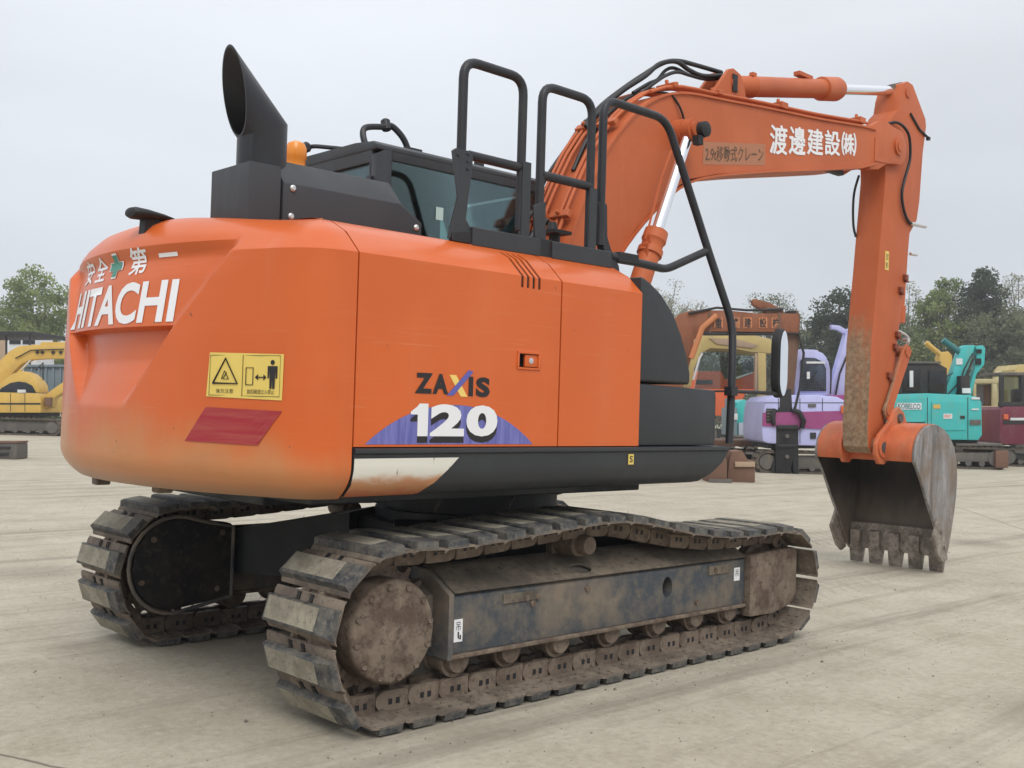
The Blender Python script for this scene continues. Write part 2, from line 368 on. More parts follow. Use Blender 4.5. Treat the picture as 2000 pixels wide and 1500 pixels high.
# ------------------------------------------------------------------ ground
def ground():
    k = NT('worn_concrete_yard'); X, Y, Z = k.xyz()
    a = k.noise(.35, 6, .6); b = k.noise(2.2, 7, .68); c = k.noise(22, 6, .72); d = k.noise(120, 3, .7)
    v = k.mix(k.rng(a, .3, .7), (.415, .376, .298), (.50, .460, .374))
    v = k.mix(k.math('MULTIPLY', k.rng(b, .42, .70), .55), v, (.285, .246, .180))
    v = k.mix(k.math('MULTIPLY', k.rng(c, .50, .72), .50), v, (.245, .215, .172))
    v = k.mix(k.math('MULTIPLY', k.rng(c, .46, .30), .55), v, (.56, .525, .44))
    v = k.mix(k.math('MULTIPLY', k.rng(d, .60, .75), .55), v, (.17, .15, .12))
    # dark drive marks left by tracks: several long faint scuffs in three directions
    for rot, sc, lo, amt in ((R(-52), 1.0, .56, .40), (R(-20), .8, .60, .35), (R(28), .9, .60, .35)):
        s = k.noise(sc*1.9, 6, .7, stretch=(.06, 1.5, 1), rot=(0, 0, rot), dist=.3)
        v = k.mix(k.math('MULTIPLY', k.rng(s, lo-.03, lo+.10), amt*1.15), v, (.175, .150, .118))
    # paired cleat scuffs: thin repeating dashes
    w = k.N('ShaderNodeTexWave', wave_type='BANDS', bands_direction='X'); w.inputs['Scale'].default_value = 2.6; w.inputs['Distortion'].default_value = 3.5; w.inputs['Detail'].default_value = 3
    mp = k.N('ShaderNodeMapping'); mp.inputs['Rotation'].default_value = (0, 0, R(40)); k.L(k.tc.outputs['Object'], mp.inputs[0]); k.L(mp.outputs[0], w.inputs[0])
    s = k.noise(.55, 4, .6, stretch=(.3, 1.2, 1), rot=(0, 0, R(-50)))
    v = k.mix(k.math('MULTIPLY', k.math('MULTIPLY', k.rng(w.outputs[1], .7, .95), k.rng(s, .55, .66)), .30), v, (.18, .155, .12))
    # slab joints and cracks: (point, direction angle, half width)
    nz = k.math('MULTIPLY', k.math('SUBTRACT', k.noise(1.5, 4, .6), .5), .10)
    for px, py, ang, hw, amt in ((-2.6, -.9, -64, .012, .75), (9.0, 0, 38, .02, .5), (15, 0, -48, .03, .3), (3.2, 7.5, -50, .02, .4)):
        dx, dy = math.cos(R(ang)), math.sin(R(ang))
        dist = k.math('ABSOLUTE', k.math('ADD', k.math('ADD', k.math('MULTIPLY', k.math('SUBTRACT', X, px), -dy), k.math('MULTIPLY', k.math('SUBTRACT', Y, py), dx)), nz))
        v = k.mix(k.math('MULTIPLY', k.rng(dist, hw, hw*.3), amt), v, (.10, .085, .065))
    # oil stains
    for px, py, r, amt in ((5.9, -1.9, .45, .6), (3.2, -3.0, .28, .45), (1.2, -2.9, .5, .35), (-3.0, 1.9, .4, .4), (7.8, .4, .5, .45), (-2.6, -2.4, .35, .4), (4.6, 1.6, .6, .4), (-1.2, 3.6, .5, .35)):
        vv = k.N('ShaderNodeVectorMath', operation='DISTANCE'); k.L(k.tc.outputs['Object'], vv.inputs[0]); vv.inputs[1].default_value = (px, py, 0)
        rr = k.math('ADD', vv.outputs['Value'], k.math('MULTIPLY', k.math('SUBTRACT', b, .5), 1.0*r*2))
        v = k.mix(k.math('MULTIPLY', k.rng(rr, r, r*.3), amt), v, (.13, .11, .085))
    h = k.math('ADD', k.math('MULTIPLY', c, .7), k.math('MULTIPLY', d, .35)); k.bump(h, .6, .014)
    k.set(v, .88, 0, .25)
    M['ground'] = k.m
    V = []; F = []; xs = [-260, -60, -20, -8, -4, 0, 4, 8, 16, 30, 60, 120, 260]; n = len(xs)
    for x in xs:
        for y in xs: V.append((x+8, y+8, 0))
    for i in range(n-1):
        for j in range(n-1): F.append((i*n+j, (i+1)*n+j, (i+1)*n+j+1, i*n+j+1))
    rawobj('ground', V, F, 'ground', kind='structure')
ground()

def boolcut(o, cutter):
    """cut real openings: subtract the cutter mesh from the object's mesh"""
    c = cutter.obj('cut', 'dark', smooth=0)
    md = o.modifiers.new('b', 'BOOLEAN'); md.operation = 'DIFFERENCE'; md.object = c; md.solver = 'EXACT'
    dg = bpy.context.evaluated_depsgraph_get(); me = bpy.data.meshes.new_from_object(o.evaluated_get(dg))
    o.modifiers.clear(); o.data = me; bpy.data.objects.remove(c)
    me.polygons.foreach_set('use_smooth', [True]*len(me.polygons)); me.set_sharp_from_angle(angle=R(35))

# ------------------------------------------------------------------ the excavator
EX = empty('excavator', 'large orange excavator in the foreground, HITACHI and ZAXIS 120 lettered on its body', 'excavator')

# ---- crawler tracks
def track_path():
    P = []
    cs, rs = (-1.42, .395), .312
    ci, ri = (1.44, .358), .258
    for a in np.linspace(-90, 0, 2)[:1]: pass
    P += [(x, .091) for x in np.linspace(-1.59, 1.40, 44)]
    for a in np.linspace(-84, 88, 26): P.append((ci[0]+ri*math.cos(R(a)), ci[1]+ri*math.sin(R(a))))
    top = [(1.30, .612), (1.12, .603), (.80, .612), (.46, .655), (.20, .712), (-.02, .746), (-.18, .750), (-.32, .742), (-.84, .706), (-1.10, .690), (-1.24, .688), (-1.36, .695)]
    # smooth the hanging upper run
    tp = np.array(top); s = np.r_[0, np.cumsum(np.hypot(*np.diff(tp, axis=0).T))]; u = np.linspace(0, s[-1], 60)
    xs = np.interp(u, s, tp[:, 0]); zs = np.interp(u, s, tp[:, 1])
    kz = np.ones(5)/5; zs2 = np.convolve(np.pad(zs, 2, mode='edge'), kz, mode='valid')
    P += list(zip(xs, zs2))
    for a in np.linspace(102, 213, 22): P.append((cs[0]+rs*math.cos(R(a)), cs[1]+rs*math.sin(R(a))))
    return np.array(P)
TP = track_path(); _c = np.vstack([TP, TP[:1]]); _s = np.r_[0, np.cumsum(np.hypot(*np.diff(_c, axis=0).T))]; TL = _s[-1]
def tpt(d):
    d %= TL; return np.array((np.interp(d, _s, _c[:, 0]), np.interp(d, _s, _c[:, 1])))
NSH = round(TL/.1725)
PITCH = TL/NSH
def shoe_mesh():
    b = B(); w = PITCH
    # plate with a turned lip at each edge
    b.prism([(-w*.475, .038), (-w*.48, .050), (-w*.36, .056), (w*.38, .056), (w*.48, .050), (w*.545, .036), (w*.54, .031), (w*.46, .041), (w*.36, .045), (-w*.40, .045)], 1, -.25, .25, mi=0)
    # worn pad block on top: broad chamfers, flat face
    x0, x1 = -.042, .0785; X0, X1 = -.032, .062; z0, z1 = .050, .091
    y0, Yi, Yo = .2505, .224, .150
    lo = [b.bm.verts.new(p) for p in ((x0, -y0, z0), (x1, -y0, z0), (x1, y0, z0), (x0, y0, z0))]
    mid = [b.bm.verts.new(p) for p in ((X0-.007, -.246, z1-.008), (X1+.012, -.246, z1-.008), (X1+.012, .2465, z1-.009), (X0-.007, .2465, z1-.009))]
    hi = [b.bm.verts.new(p) for p in ((X0, -Yi, z1), (X1, -Yi, z1), (X1, Yo, z1), (X0, Yo, z1))]
    for A, C in ((lo, mid), (mid, hi)):
        for i in range(4): f = b.face([A[i], A[(i+1) % 4], C[(i+1) % 4], C[i]]); f.material_index = 2
    f = b.face(hi); f.material_index = 1
    # two lugs and black blocks for slot shade in the plate strip between pads, bolt heads on the inside
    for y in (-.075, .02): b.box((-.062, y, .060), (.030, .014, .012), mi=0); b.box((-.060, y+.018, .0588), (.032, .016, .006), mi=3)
    for y in (-.19, -.135, .135, .19):
        for x in (-.03, .035): b.cyl((x, y, .047), (x, y, .038), .009, 6, mi=0)
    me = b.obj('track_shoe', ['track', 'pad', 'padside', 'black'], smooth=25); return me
def link_mesh():
    b = B(); w = PITCH
    for sy in (-1, 1):
        y = sy*.046
        L_ = [(-w*.37+.046*math.cos(R(a)), +.004+.043*math.sin(R(a))) for a in np.linspace(90, 270, 13)]
        b.prism(L_ + [(w*.33, -.038), (w*.345, -.030), (w*.345, .047)], 1, y+sy*.008, y+sy*.032)
        R_ = [(w*.40+.050*math.cos(R(a)), +.002+.040*math.sin(R(a))) for a in np.linspace(-85, 80, 12)]
        b.prism([(-w*.10, .047), (-w*.10, -.040)] + R_, 1, y-sy*.014, y+sy*.006)
        yy = y+sy*.0315
        for x, h_ in ((-.034, .028), (.006, .030)): b.box((x, yy, .008), (.019, .005, h_*.85), mi=1)  # black blocks on the face stand in for shade inside the link windows
    b.cyl((-w*.5, -.06, 0), (-w*.5, .06, 0), .026, 12)
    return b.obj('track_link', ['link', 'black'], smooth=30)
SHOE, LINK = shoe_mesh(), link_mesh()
def build_track(yc, phase, first):
    # the chain's inner band is the track part's own mesh; shoes and links are its pieces
    b = B()
    q = [tpt((i+phase)*PITCH) for i in range(NSH)]; vs = []
    for i, p in enumerate(q):
        t = q[(i+1) % NSH]-q[i-1]; t = t/np.hypot(*t); nn = np.array((t[1], -t[0]))*.012
        vs.append([b.bm.verts.new((p[0]+s_*nn[0], yc+y_, p[1]+s_*nn[1])) for s_, y_ in ((-1, -.035), (1, -.035), (1, .035), (-1, .035))])
    for i in range(NSH):
        A, C_ = vs[i-1], vs[i]
        for k in range(4): b.face([A[k], A[(k+1) % 4], C_[(k+1) % 4], C_[k]])
    tr = b.obj('crawler_track', 'link', EX)
    for i in range(NSH):
        a = tpt((i+phase)*PITCH); c = tpt((i+1+phase)*PITCH); m = (a+c)/2; t = (c-a)/np.hypot(*(c-a))
        Mx = Matrix(((t[0], 0, t[1], m[0]), (0, -1, 0, yc), (t[1], 0, -t[0], m[1]), (0, 0, 0, 1)))
        for src in (SHOE, LINK):
            o = src if first and i == 0 else src.copy()
            if not (first and i == 0): COL.objects.link(o)
            o.parent = tr; o.matrix_local = Mx
    return tr
build_track(-.995, 0, True); build_track(.995, .05, False)

# ---- track frames with rollers, sprocket, idler
def track_frame(sg):
    """sg -1 right-hand side of the machine, +1 left"""
    Y = lambda y: sg*y
    b = B(); o_ = 1.115; i_ = .84
    sec = [(Y(o_), .245), (Y(o_), .500), (Y(.965), .585), (Y(.90), .60), (Y(i_), .56), (Y(i_), .245)]
    b.prism(sec, 0, -1.075, 1.16); b.bevel(.012, 2)
    fr = b.obj('track_frame', 'frame', EX)
    b = B(); b.prism([(-.27, .30), (-.27, .66), (-.22, .70), (-.13, .70), (-.08, .66), (-.08, .30)], 1, 0, .01)  # placeholder shape for cutter reuse
    b.bm.free()
    c = B(); c.lathe((.44, Y(1.3), .405), (0, -sg, 0), [(0, .042), (.4, .042)], 20)
    for v in c.bm.verts: v.co.z = .405+(v.co.z-.405)*1.35
    c.lathe((-.20, Y(1.068), .46), (0, 0, 1), [(0, .036), (.25, .036)], 20)
    for v in c.bm.verts:
        if v.co.x < .2: v.co.x = -.20+(v.co.x+.20)*2.0
    boolcut(fr, c)
    # flange under the beam, end plate, muddy top sheet
    b = B(); b.box((.035, Y(.98), .236), (2.25, .300, .020)); b.bevel(.004, 1); b.obj('frame_flange', 'hub', fr)
    b = B(); b.prism([(Y(1.135), .225), (Y(1.135), .515), (Y(.97), .605), (Y(.86), .615), (Y(.83), .56), (Y(.83), .225)], 0, -1.105, -1.076); b.bevel(.004, 1)
    b.prism([(Y(1.02), .27), (Y(1.02), .50), (Y(.90), .56), (Y(.90), .27)], 0, -1.30, -1.106)
    b.obj('frame_end', 'frame', fr)
    b = B(); b.prism([(Y(1.128), .520), (Y(1.118), .514), (Y(.968), .598), (Y(.90), .612), (Y(.90), .618), (Y(.972), .606)], 0, -1.07, 1.15)
    sh = b.obj('mud_layer', 'frametop', fr)
    c = B(); c.lathe((-.20, Y(1.068), .46), (0, 0, 1), [(0, .036), (.25, .036)], 20)
    for v in c.bm.verts: v.co.x = -.20+(v.co.x+.20)*2.0
    boolcut(sh, c)
    # idler guard plate and idler
    b = B(); b.prism([(1.165, .17), (1.165, .53), (1.63, .545), (1.66, .52), (1.66, .27), (1.60, .20), (1.40, .165)], 1, Y(1.085), Y(1.150)); b.bevel(.012, 2)
    b.obj('idler_guard', 'hub', fr)
    b = B(); b.lathe((1.44, Y(1.06), .352), (0, -sg, 0), [(0, .05), (.0, .14), (.02, .15), (.02, .175), (.0, .185), (.0, .190), (.035, .192), (.035, .225), (.095, .225), (.095, .192), (.13, .190), (.13, .10)], 44)
    b.lathe((1.44, Y(1.09), .352), (0, -sg, 0), [(0, .09), (.2, .09)], 20); b.obj('idler_wheel', 'hub', fr)
    # sprocket with teeth, travel motor drum and bolted cover
    b = B(); pts = []
    n = 21
    for i in range(n):
        for da, r in ((-.42, .255), (-.2, .262), (-.1, .298), (.1, .298), (.2, .262), (.42, .255)):
            a = 2*math.pi*(i+da)/n; pts.append((-1.42+r*math.cos(a), .398+r*math.sin(a)))
    b.prism(pts, 1, Y(.975), Y(1.015)); b.obj('sprocket', 'hub', fr)
    b = B(); b.lathe((-1.42, Y(.88), .395), (0, sg, 0), [(0, .16), (.02, .205), (.10, .215), (.11, .218), (.258, .218), (.270, .210), (.274, .200), (.274, .0)], 56)
    b.lathe((-1.42, Y(1.153), .395), (0, sg, 0), [(0, .04), (.003, .036), (.003, .0)], 20)
    hb = b.obj('travel_motor_hub', 'hub', fr)
    bb = B(); bb.lathe((0, 0, 0), (0, sg, 0), [(0, .015), (.008, .014), (.004, .010), (.004, 0)], 8); bt = bb.obj('hub_bolt', 'link', hb)
    for i in range(12):
        a = R(30*i+9); o = bt if i == 0 else inst(bt, hb); o.location = (-1.42+.192*math.cos(a), Y(1.154), .395+.192*math.sin(a))
    # bottom rollers, carrier roller
    rb = B(); rb.lathe((0, Y(1.07), 0), (0, -sg, 0), [(0, .05), (0, .084), (.025, .084), (.03, .072), (.11, .072), (.115, .084), (.14, .084), (.14, .05)], 28)
    rb.lathe((0, Y(1.100), 0), (0, -sg, 0), [(0, .040), (.0, .058), (.02, .066), (.19, .066)], 24)
    rb.prism([(-.055, .03), (.055, .03), (.065, .055), (-.065, .055)], 1, Y(1.08), Y(1.10))
    r0 = rb.obj('track_roller', 'link', fr)
    for i, x in enumerate((-1.01, -.69, -.355, .02, .40, .73, 1.045)):
        o = r0 if i == 0 else inst(r0, fr); o.location = (x, 0, .215)
    b = B(); b.lathe((-.20, Y(1.13), .672), (0, -sg, 0), [(0, .036), (.0, .044), (.012, .050), (.06, .050), (.07, .062), (.20, .062), (.21, .045), (.25, .045)], 28)
    b.prism([(-.27, .56), (-.27, .66), (-.20, .70), (-.14, .66), (-.13, .56)], 1, Y(.93), Y(.89)); b.obj('carrier_roller', 'link', fr)
    return fr
FR = track_frame(-1)
bb = B(); bb.lathe((0, 0, 0), (0, -1, 0), [(0, .016), (.012, .016), (.012, 0)], 6); bt = bb.obj('frame_bolt', 'hub', FR)
for i, (x, z) in enumerate(((-.62, .455), (-.55, .455), (-.58, .425), (.86, .465), (.93, .465), (.70, .30), (-.20, .46))): (bt if i == 0 else inst(bt, FR)).location = (x, -1.115, z)
for c_, s_ in (((.90, -1.118, .463), (.20, .012, .05)), ((-.66, -1.118, .462), (.22, .012, .045))): b = B(); b.box(c_, s_); b.bevel(.003, 1); b.obj('frame_lug', 'frametop', FR)
FL = track_frame(1)
# white load stickers on the right-hand frame
for (x0, x1, z0, z1) in ((-1.060, -1.010, .300, .400), (1.050, 1.105, .385, .460)):
    b = B(); b.box(((x0+x1)/2, -1.1155, (z0+z1)/2), (x1-x0, .002, z1-z0)); st = b.obj('sticker', 'white', FR)
    text_obj('sticker_print', '吊', side(x0+.012, x1-.012, z1-.05, z1-.012, -1.1175), 'blackprint', st)
    b = B(); xm = (x0+x1)/2; b.tube([(xm, -1.117, z1-.055), (xm, -1.117, z0+.02), (xm+.012, -1.117, z0+.012), (xm+.012, -1.117, z0+.03)], .004, 5); b.obj('sticker_print', 'blackprint', st)
# inner cover of the left travel motor (faces the camera between the tracks)
b = B(); b.prism([(-1.14, .235), (-1.12, .26), (-1.10, .60), (-1.14, .65), (-1.30, .675)] + [(-1.47+.24*math.cos(R(a)), .440+.245*math.sin(R(a))) for a in np.linspace(80, 268, 16)], 1, .742, .82); b.bevel(.02, 2)
mc = b.obj('travel_motor_guard', 'guard', FL)
b = B(); b.tube([(-1.13, .738, .24), (-1.13, .738, .63), (-1.30, .738, .665)] + [(-1.47+.262*math.cos(R(a)), .738, .440+.262*math.sin(R(a))) for a in np.linspace(80, 268, 14)] + [(-1.13, .738, .24)], .011, 8); b.obj('guard_rim', 'frame', FL)
bb = B(); bb.lathe((0, 0, 0), (0, -1, 0), [(0, .016), (.01, .016), (.01, 0)], 8); bt = bb.obj('guard_bolt', 'hub', FL)
for i, (x, z) in enumerate(((-1.60, .585), (-1.20, .60), (-1.66, .36), (-1.22, .29))):
    o = bt if i == 0 else inst(bt, FL); o.location = (x, .74, z)

# ---- carbody (X-shaped centre frame) and slewing ring
b = B(); b.prism([(-.62, -.52), (.62, -.52), (.62, .52), (-.62, .52)], 2, .40, .70)
for sx in (-1, 1):
    for sy in (-1, 1):
        pts = [(sx*.30, sy*.48), (sx*.72, sy*.20), (sx*1.12, sy*.845), (sx*.70, sy*.865)]
        A = [b.bm.verts.new((x, y, .36)) for x, y in pts]; C = [b.bm.verts.new((x, y, z)) for (x, y), z in zip(pts, (.74, .74, .60, .60))]
        b.face(A[::-1]); b.face(C)
        for i in range(4): b.face([A[i], A[(i+1) % 4], C[(i+1) % 4], C[i]])
cb = b.obj('carbody', 'under', EX)
b = B(); b.lathe((0, 0, .70), (0, 0, 1), [(0, .56), (.06, .56), (.06, .50), (.16, .50), (.16, .54), (.22, .54)], 48); b.obj('slewing_ring', 'under', EX)
for px, py in ((-.62, -.42), (-.20, -.52)):
    b = B(); b.spline([(px+.08, py, .955), (px+.03, py-.02, .87), (px-.02, py-.02, .80)], .008, 6); b.obj('cable', 'frame', EX)
b = B(); b.box((-.86, .747, .50), (.10, .004, .09)); bd = b.obj('badge', plain('blue_grey_badge', (.09, .13, .19), .5), cb)
b = B(); b.box((-.86, .744, .495), (.03, .004, .045)); b.obj('badge_print', plain('pale_badge_print', (.25, .31, .38), .5), cb)

# ---- upper structure: floor frame
b = B(); b.prism([(-1.75, -1.02), (.30, -1.02), (.30, .10), (1.2, .10), (1.2, 1.02), (-1.75, 1.02)], 2, .925, .985); b.prism([(-1.0, -.32), (1.1, -.32), (1.1, .30), (-1.0, .30)], 2, .985, 1.25)
b.box((-1.45, .1, .90), (.45, 1.2, .05)); b.bevel(.006, 1); b.obj('floor_frame', 'under', EX)
b = B()
for x in (-1.6, -1.35, -1.1): b.lathe((x, -.35, .885), (0, 0, 1), [(0, .012), (.02, .012)], 6)
b.obj('floor_bolt', 'steel', EX)

# ---- counterweight: a swept surface with a recessed, leaning name panel and a scooped pocket
def cw_plan(n=260):
    Rr = 2.235; yj = 1.00; P = [(-1.715, -1.23), (-1.76, -1.23)]
    p0 = np.array((-1.76, -1.23)); p1 = np.array((-1.925, -1.225)); p2 = np.array((-math.sqrt(Rr**2-yj**2), -yj))
    for t in np.linspace(0, 1, 14)[1:]: P.append(tuple(p0*(1-t)**2+2*p1*t*(1-t)+p2*t*t))
    a0 = math.asin(yj/Rr)
    for a in np.linspace(a0, -a0, 60)[1:-1]: P.append((-Rr*math.cos(a), -Rr*math.sin(a)))
    P += [(x, -y) for x, y in P[:16][::-1]]
    P = np.array(P); s = np.r_[0, np.cumsum(np.hypot(*np.diff(P, axis=0).T))]
    u = np.linspace(0, s[-1], n); return np.c_[np.interp(u, s, P[:, 0]), np.interp(u, s, P[:, 1])]
CWP = cw_plan()
_t = np.gradient(CWP, axis=0); _t /= np.hypot(_t[:, 0], _t[:, 1])[:, None]; CWN = np.c_[-_t[:, 1], _t[:, 0]]
CWN *= np.sign((CWN*CWP).sum(1))[:, None]
def cw_inset(z, rear):
    """how far the skin lies inside the plan curve at height z; rear 0 on the flank, 1 on the back"""
    v = 0
    if z < 1.10: v += .085*((1.10-z)/.14)**2.2
    back = np.interp(z, [1.20, 1.60, 1.86, 1.945, 2.0, 2.04, 2.075, 2.10, 2.116], [0, .006, .020, .036, .055, .085, .13, .19, .34])
    flank = np.interp(z, [1.945, 2.035, 2.088, 2.108, 2.116], [0, .095, .20, .29, .43])
    return v + back*rear + flank*(1-rear)
def cw_lift(y, z): return .036*sst(.95, .25, abs(y))*sst(1.97, 2.116, z)
def cw_rear(y): return sst(1.08, .62, abs(y))
def sst(a, b_, x):
    t = min(1, max(0, (x-a)/(b_-a))); return t*t*(3-2*t)
def cw_recess(y, z):
    if z < 1.30 or z > 2.01: return 0
    w = np.interp(z, [1.30, 2.01], [.25, .90]); e_ = sst(0, .045, w-abs(y))
    if e_ <= 0: return 0
    if z > 1.645: d = .018+.030*(z-1.645)/.30
    else: d = np.interp(z, [1.30, 1.50, 1.634, 1.646], [0, .070, .078, .018])
    return d*e_*sst(2.01, 1.93, z)
def cw_pt(y, z, off=0.0):
    i = int(np.argmin(np.abs(CWP[:, 1]-y) + (CWP[:, 0] > -1.9)*9)); j = min(i+1, len(CWP)-1)
    if CWP[i, 1] > y: i, j = max(i-1, 0), i
    t = 0 if CWP[j, 1] == CWP[i, 1] else (y-CWP[i, 1])/(CWP[j, 1]-CWP[i, 1])
    p = CWP[i]*(1-t)+CWP[j]*t; nn = CWN[i]*(1-t)+CWN[j]*t; rear = cw_rear(y)
    d = cw_inset(z, rear)+cw_recess(y, z)-off
    return (p[0]-nn[0]*d, p[1]-nn[1]*d, z+cw_lift(y, z)+off*sst(1.98, 2.1, z))
def counterweight():
    zs = list(np.linspace(.96, 1.10, 9)) + list(np.linspace(1.10, 1.60, 42))[1:] + [1.61, 1.62, 1.628, 1.632, 1.637, 1.642, 1.646, 1.65, 1.66] + list(np.linspace(1.67, 1.93, 24)) + [1.937, 1.944, 1.95, 1.958, 1.968, 1.98, 1.995, 2.015, 2.04, 2.058, 2.075, 2.09, 2.10, 2.108, 2.113, 2.116]
    n = len(CWP); V = []; F = []
    for z in zs:
        for i in range(n):
            rear = cw_rear(CWP[i, 1]); d = cw_inset(z, rear)+cw_recess(CWP[i, 1], z)
            p = CWP[i]-CWN[i]*d
            V.append((min(p[0], -1.715), p[1], z+cw_lift(CWP[i, 1], z)))
    for a in range(len(zs)-1):
        for i in range(n-1): F.append((a*n+i, a*n+i+1, (a+1)*n+i+1, (a+1)*n+i))
    # closing faces: top, bottom, and the front wall behind the seam
    F.append(tuple(range((len(zs)-1)*n, len(zs)*n))); F.append(tuple(range(n))[::-1])
    F.append(tuple(a*n for a in range(len(zs))) + tuple(a*n+n-1 for a in range(len(zs)))[::-1])
    o = rawobj('counterweight', V, F, 'body', EX, smooth=True); o.data.set_sharp_from_angle(angle=R(28))
    return o
CW = counterweight()
def cwmap(y0, y1, z0, z1, off=.0028):       # reading direction: left = +Y
    return lambda u, v: cw_pt(y0+(y1-y0)*u, z0+(z1-z0)*v, off)
text_obj('maker_lettering', 'HITACHI', cwmap(.565, -.535, 1.660, 1.845), 'white', CW, bold=.030, cuts=28)
for ch, y0, y1, z0, z1 in (('安', .50, .34, 1.872, 1.985), ('全', .29, .13, 1.872, 1.985), ('第', -.125, -.275, 1.878, 1.995), ('一', -.36, -.49, 1.945, 1.962)):
    text_obj('safety_lettering', ch, cwmap(y0, y1, z0, z1), 'white', CW, bold=.016, cuts=3)
def cross(h, off, mat, name, hz):
    b = B(); c_, zc, q = .020, 1.930, .36
    P = [(-q, -1), (q, -1), (q, -q), (1, -q), (1, q), (q, q), (q, 1), (-q, 1), (-q, q), (-1, q), (-1, -q), (-q, -q)]
    b.face([b.bm.verts.new((px, pz, 0)) for px, pz in P])
    for k in np.linspace(-.9, .9, 9):
        for co, no in (((k, 0, 0), (1, 0, 0)), ((0, k, 0), (0, 1, 0))): bmesh.ops.bisect_plane(b.bm, geom=b.bm.verts[:]+b.bm.edges[:]+b.bm.faces[:], plane_co=co, plane_no=no)
    for v in b.bm.verts: v.co = Vector(cw_pt(c_-v.co.x*h, zc+v.co.y*hz, off))
    b.obj(name, mat, CW, smooth=0)
cross(.074, .0035, 'white', 'cross_border', .056); cross(.062, .0055, 'green', 'green_cross', .048)
def cw_patch(poly, off, mat, name, parent, nu=16, nv=4):
    """poly: four corners (y, z) bottom-left, bottom-right, top-right, top-left"""
    V = []; F = []
    for j in range(nv+1):
        for i in range(nu+1):
            u, v = i/nu, j/nv
            y = (poly[0][0]*(1-u)+poly[1][0]*u)*(1-v)+(poly[3][0]*(1-u)+poly[2][0]*u)*v
            z = (poly[0][1]*(1-u)+poly[1][1]*u)*(1-v)+(poly[3][1]*(1-u)+poly[2][1]*u)*v
            V.append(cw_pt(y, z, off))
    for j in range(nv):
        for i in range(nu): a = j*(nu+1)+i; F.append((a, a+1, a+nu+2, a+nu+1))
    return rawobj(name, V, F, mat, parent)
cw_patch([(-.660, 1.172), (-1.000, 1.168), (-1.100, 1.305), (-.760, 1.312)], .003, 'red', 'reflector', CW)
WS = cw_patch([(-.760, 1.355), (-1.098, 1.347), (-1.100, 1.527), (-.770, 1.532)], .003, 'yellow', 'warning_sticker', CW)
def ws(u, v, off=.0055):                     # point on the sticker, u right, v up
    return cw_pt(-.765-.333*u, 1.352+.178*v, off)
def wpoly(name, pts, mat, off=.0055):
    b = B(); b.face([b.bm.verts.new(ws(x, y, off)) for x, y in pts]); b.obj(name, mat, WS, smooth=0)
def wline(pts, r, name='sticker_print'):
    b = B(); b.tube([ws(x, y, .005) for x, y in pts], r, 5); b.obj(name, 'blackprint', WS)
wline([(.08, .32), (.25, .88), (.42, .32), (.08, .32)], .0042)
wline([(.20, .42), (.24, .60), (.30, .42), (.22, .42), (.27, .56)], .0020)
wline([(.485, .04), (.485, .96)], .0012); wline([(.03, .05), (.97, .05), (.97, .95), (.03, .95), (.03, .05)], .0010)
wline([(.53, .30), (.62, .30), (.62, .68), (.53, .68), (.53, .30)], .0018)
wline([(.655, .47), (.79, .47)], .0022)
wpoly('sticker_print', [(.645, .47), (.685, .54), (.685, .40)], 'blackprint'); wpoly('sticker_print', [(.80, .47), (.76, .40), (.76, .54)], 'blackprint')
wpoly('sticker_print', [(.815, .72), (.815, .45), (.835, .45), (.84, .64), (.845, .22), (.872, .22), (.877, .45), (.882, .22), (.91, .22), (.915, .64), (.92, .45), (.94, .45), (.94, .72)], 'blackprint')
wpoly('sticker_print', [(.877+.028*math.cos(t), .80+.055*math.sin(t)) for t in np.linspace(0, 6.28, 12)[:-1]], 'blackprint')
text_obj('sticker_print', '後方注意', lambda u, v: ws(.13+.24*u, .10+.10*v), 'blackprint', WS)
text_obj('sticker_print', '旋回範囲立入禁止', lambda u, v: ws(.55+.36*u, .10+.10*v), 'blackprint', WS)
b = B(); b.box((-2.06, .34, .945), (.07, .06, .05)); b.bevel(.006, 1); b.obj('tow_lug', 'frame', CW)
b = B(); b.box((-2.04, -.27, .948), (.07, .07, .04)); b.bevel(.006, 1); b.obj('tow_lug', 'hub', CW)
# rear camera housing on the counterweight
b = B(); b.lathe((0, 0, 0), (1, 0, .06), [(0, .012), (.008, .034), (.03, .043), (.10, .040), (.20, .026), (.27, .010)], 20)
for v in b.bm.verts: v.co.z = v.co.z*.62; v.co.y *= 1.35
b.box((.13, 0, -.045), (.09, .05, .08)); cam_h = b.obj('rear_camera', 'black', EX, loc=(-2.20, -.18, 2.150)); cam_h.rotation_euler = (0, R(3), R(4)); cam_h.scale = (.80, 1, 1)

# ---- side panels
BS = [(-1.23, 1.172), (-1.23, 1.945), (-1.135, 2.035), (-1.03, 2.088), (-.94, 2.108), (-.80, 2.116), (-.30, 2.12), (-.30, 2.06), (-1.02, 2.04), (-1.17, 1.93), (-1.18, 1.172)]
def side_panel(name, x0, x1, nx=2):
    b = B(); b.prism(BS, 0, x0, x1); return b.obj(name, 'body', EX, smooth=40)
DOOR = side_panel('engine_door', -1.708, -.560)
c = B(); c.box((-.760, -1.23, 1.562), (.120, .07, .062))
for i in range(4):
    x = -.842+.036*i; c.prism([(-1.26, 1.893), (-1.26, 2.08), (-1.07, 2.08), (-1.07, 2.030), (-1.215, 1.893)], 0, x-.008+.03, x+.008+.03)
boolcut(DOOR, c)
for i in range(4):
    x = -.812+.036*i; b = B(); b.prism([(-1.2235, 1.885), (-1.2235, 1.945), (-1.131, 2.0275), (-1.06, 2.064), (-1.06, 2.03), (-1.19, 1.885)], 0, x-.0095, x+.0095); b.obj('vent_slit_shade', 'black', DOOR)  # black strips in the slits stand in for their inner shade
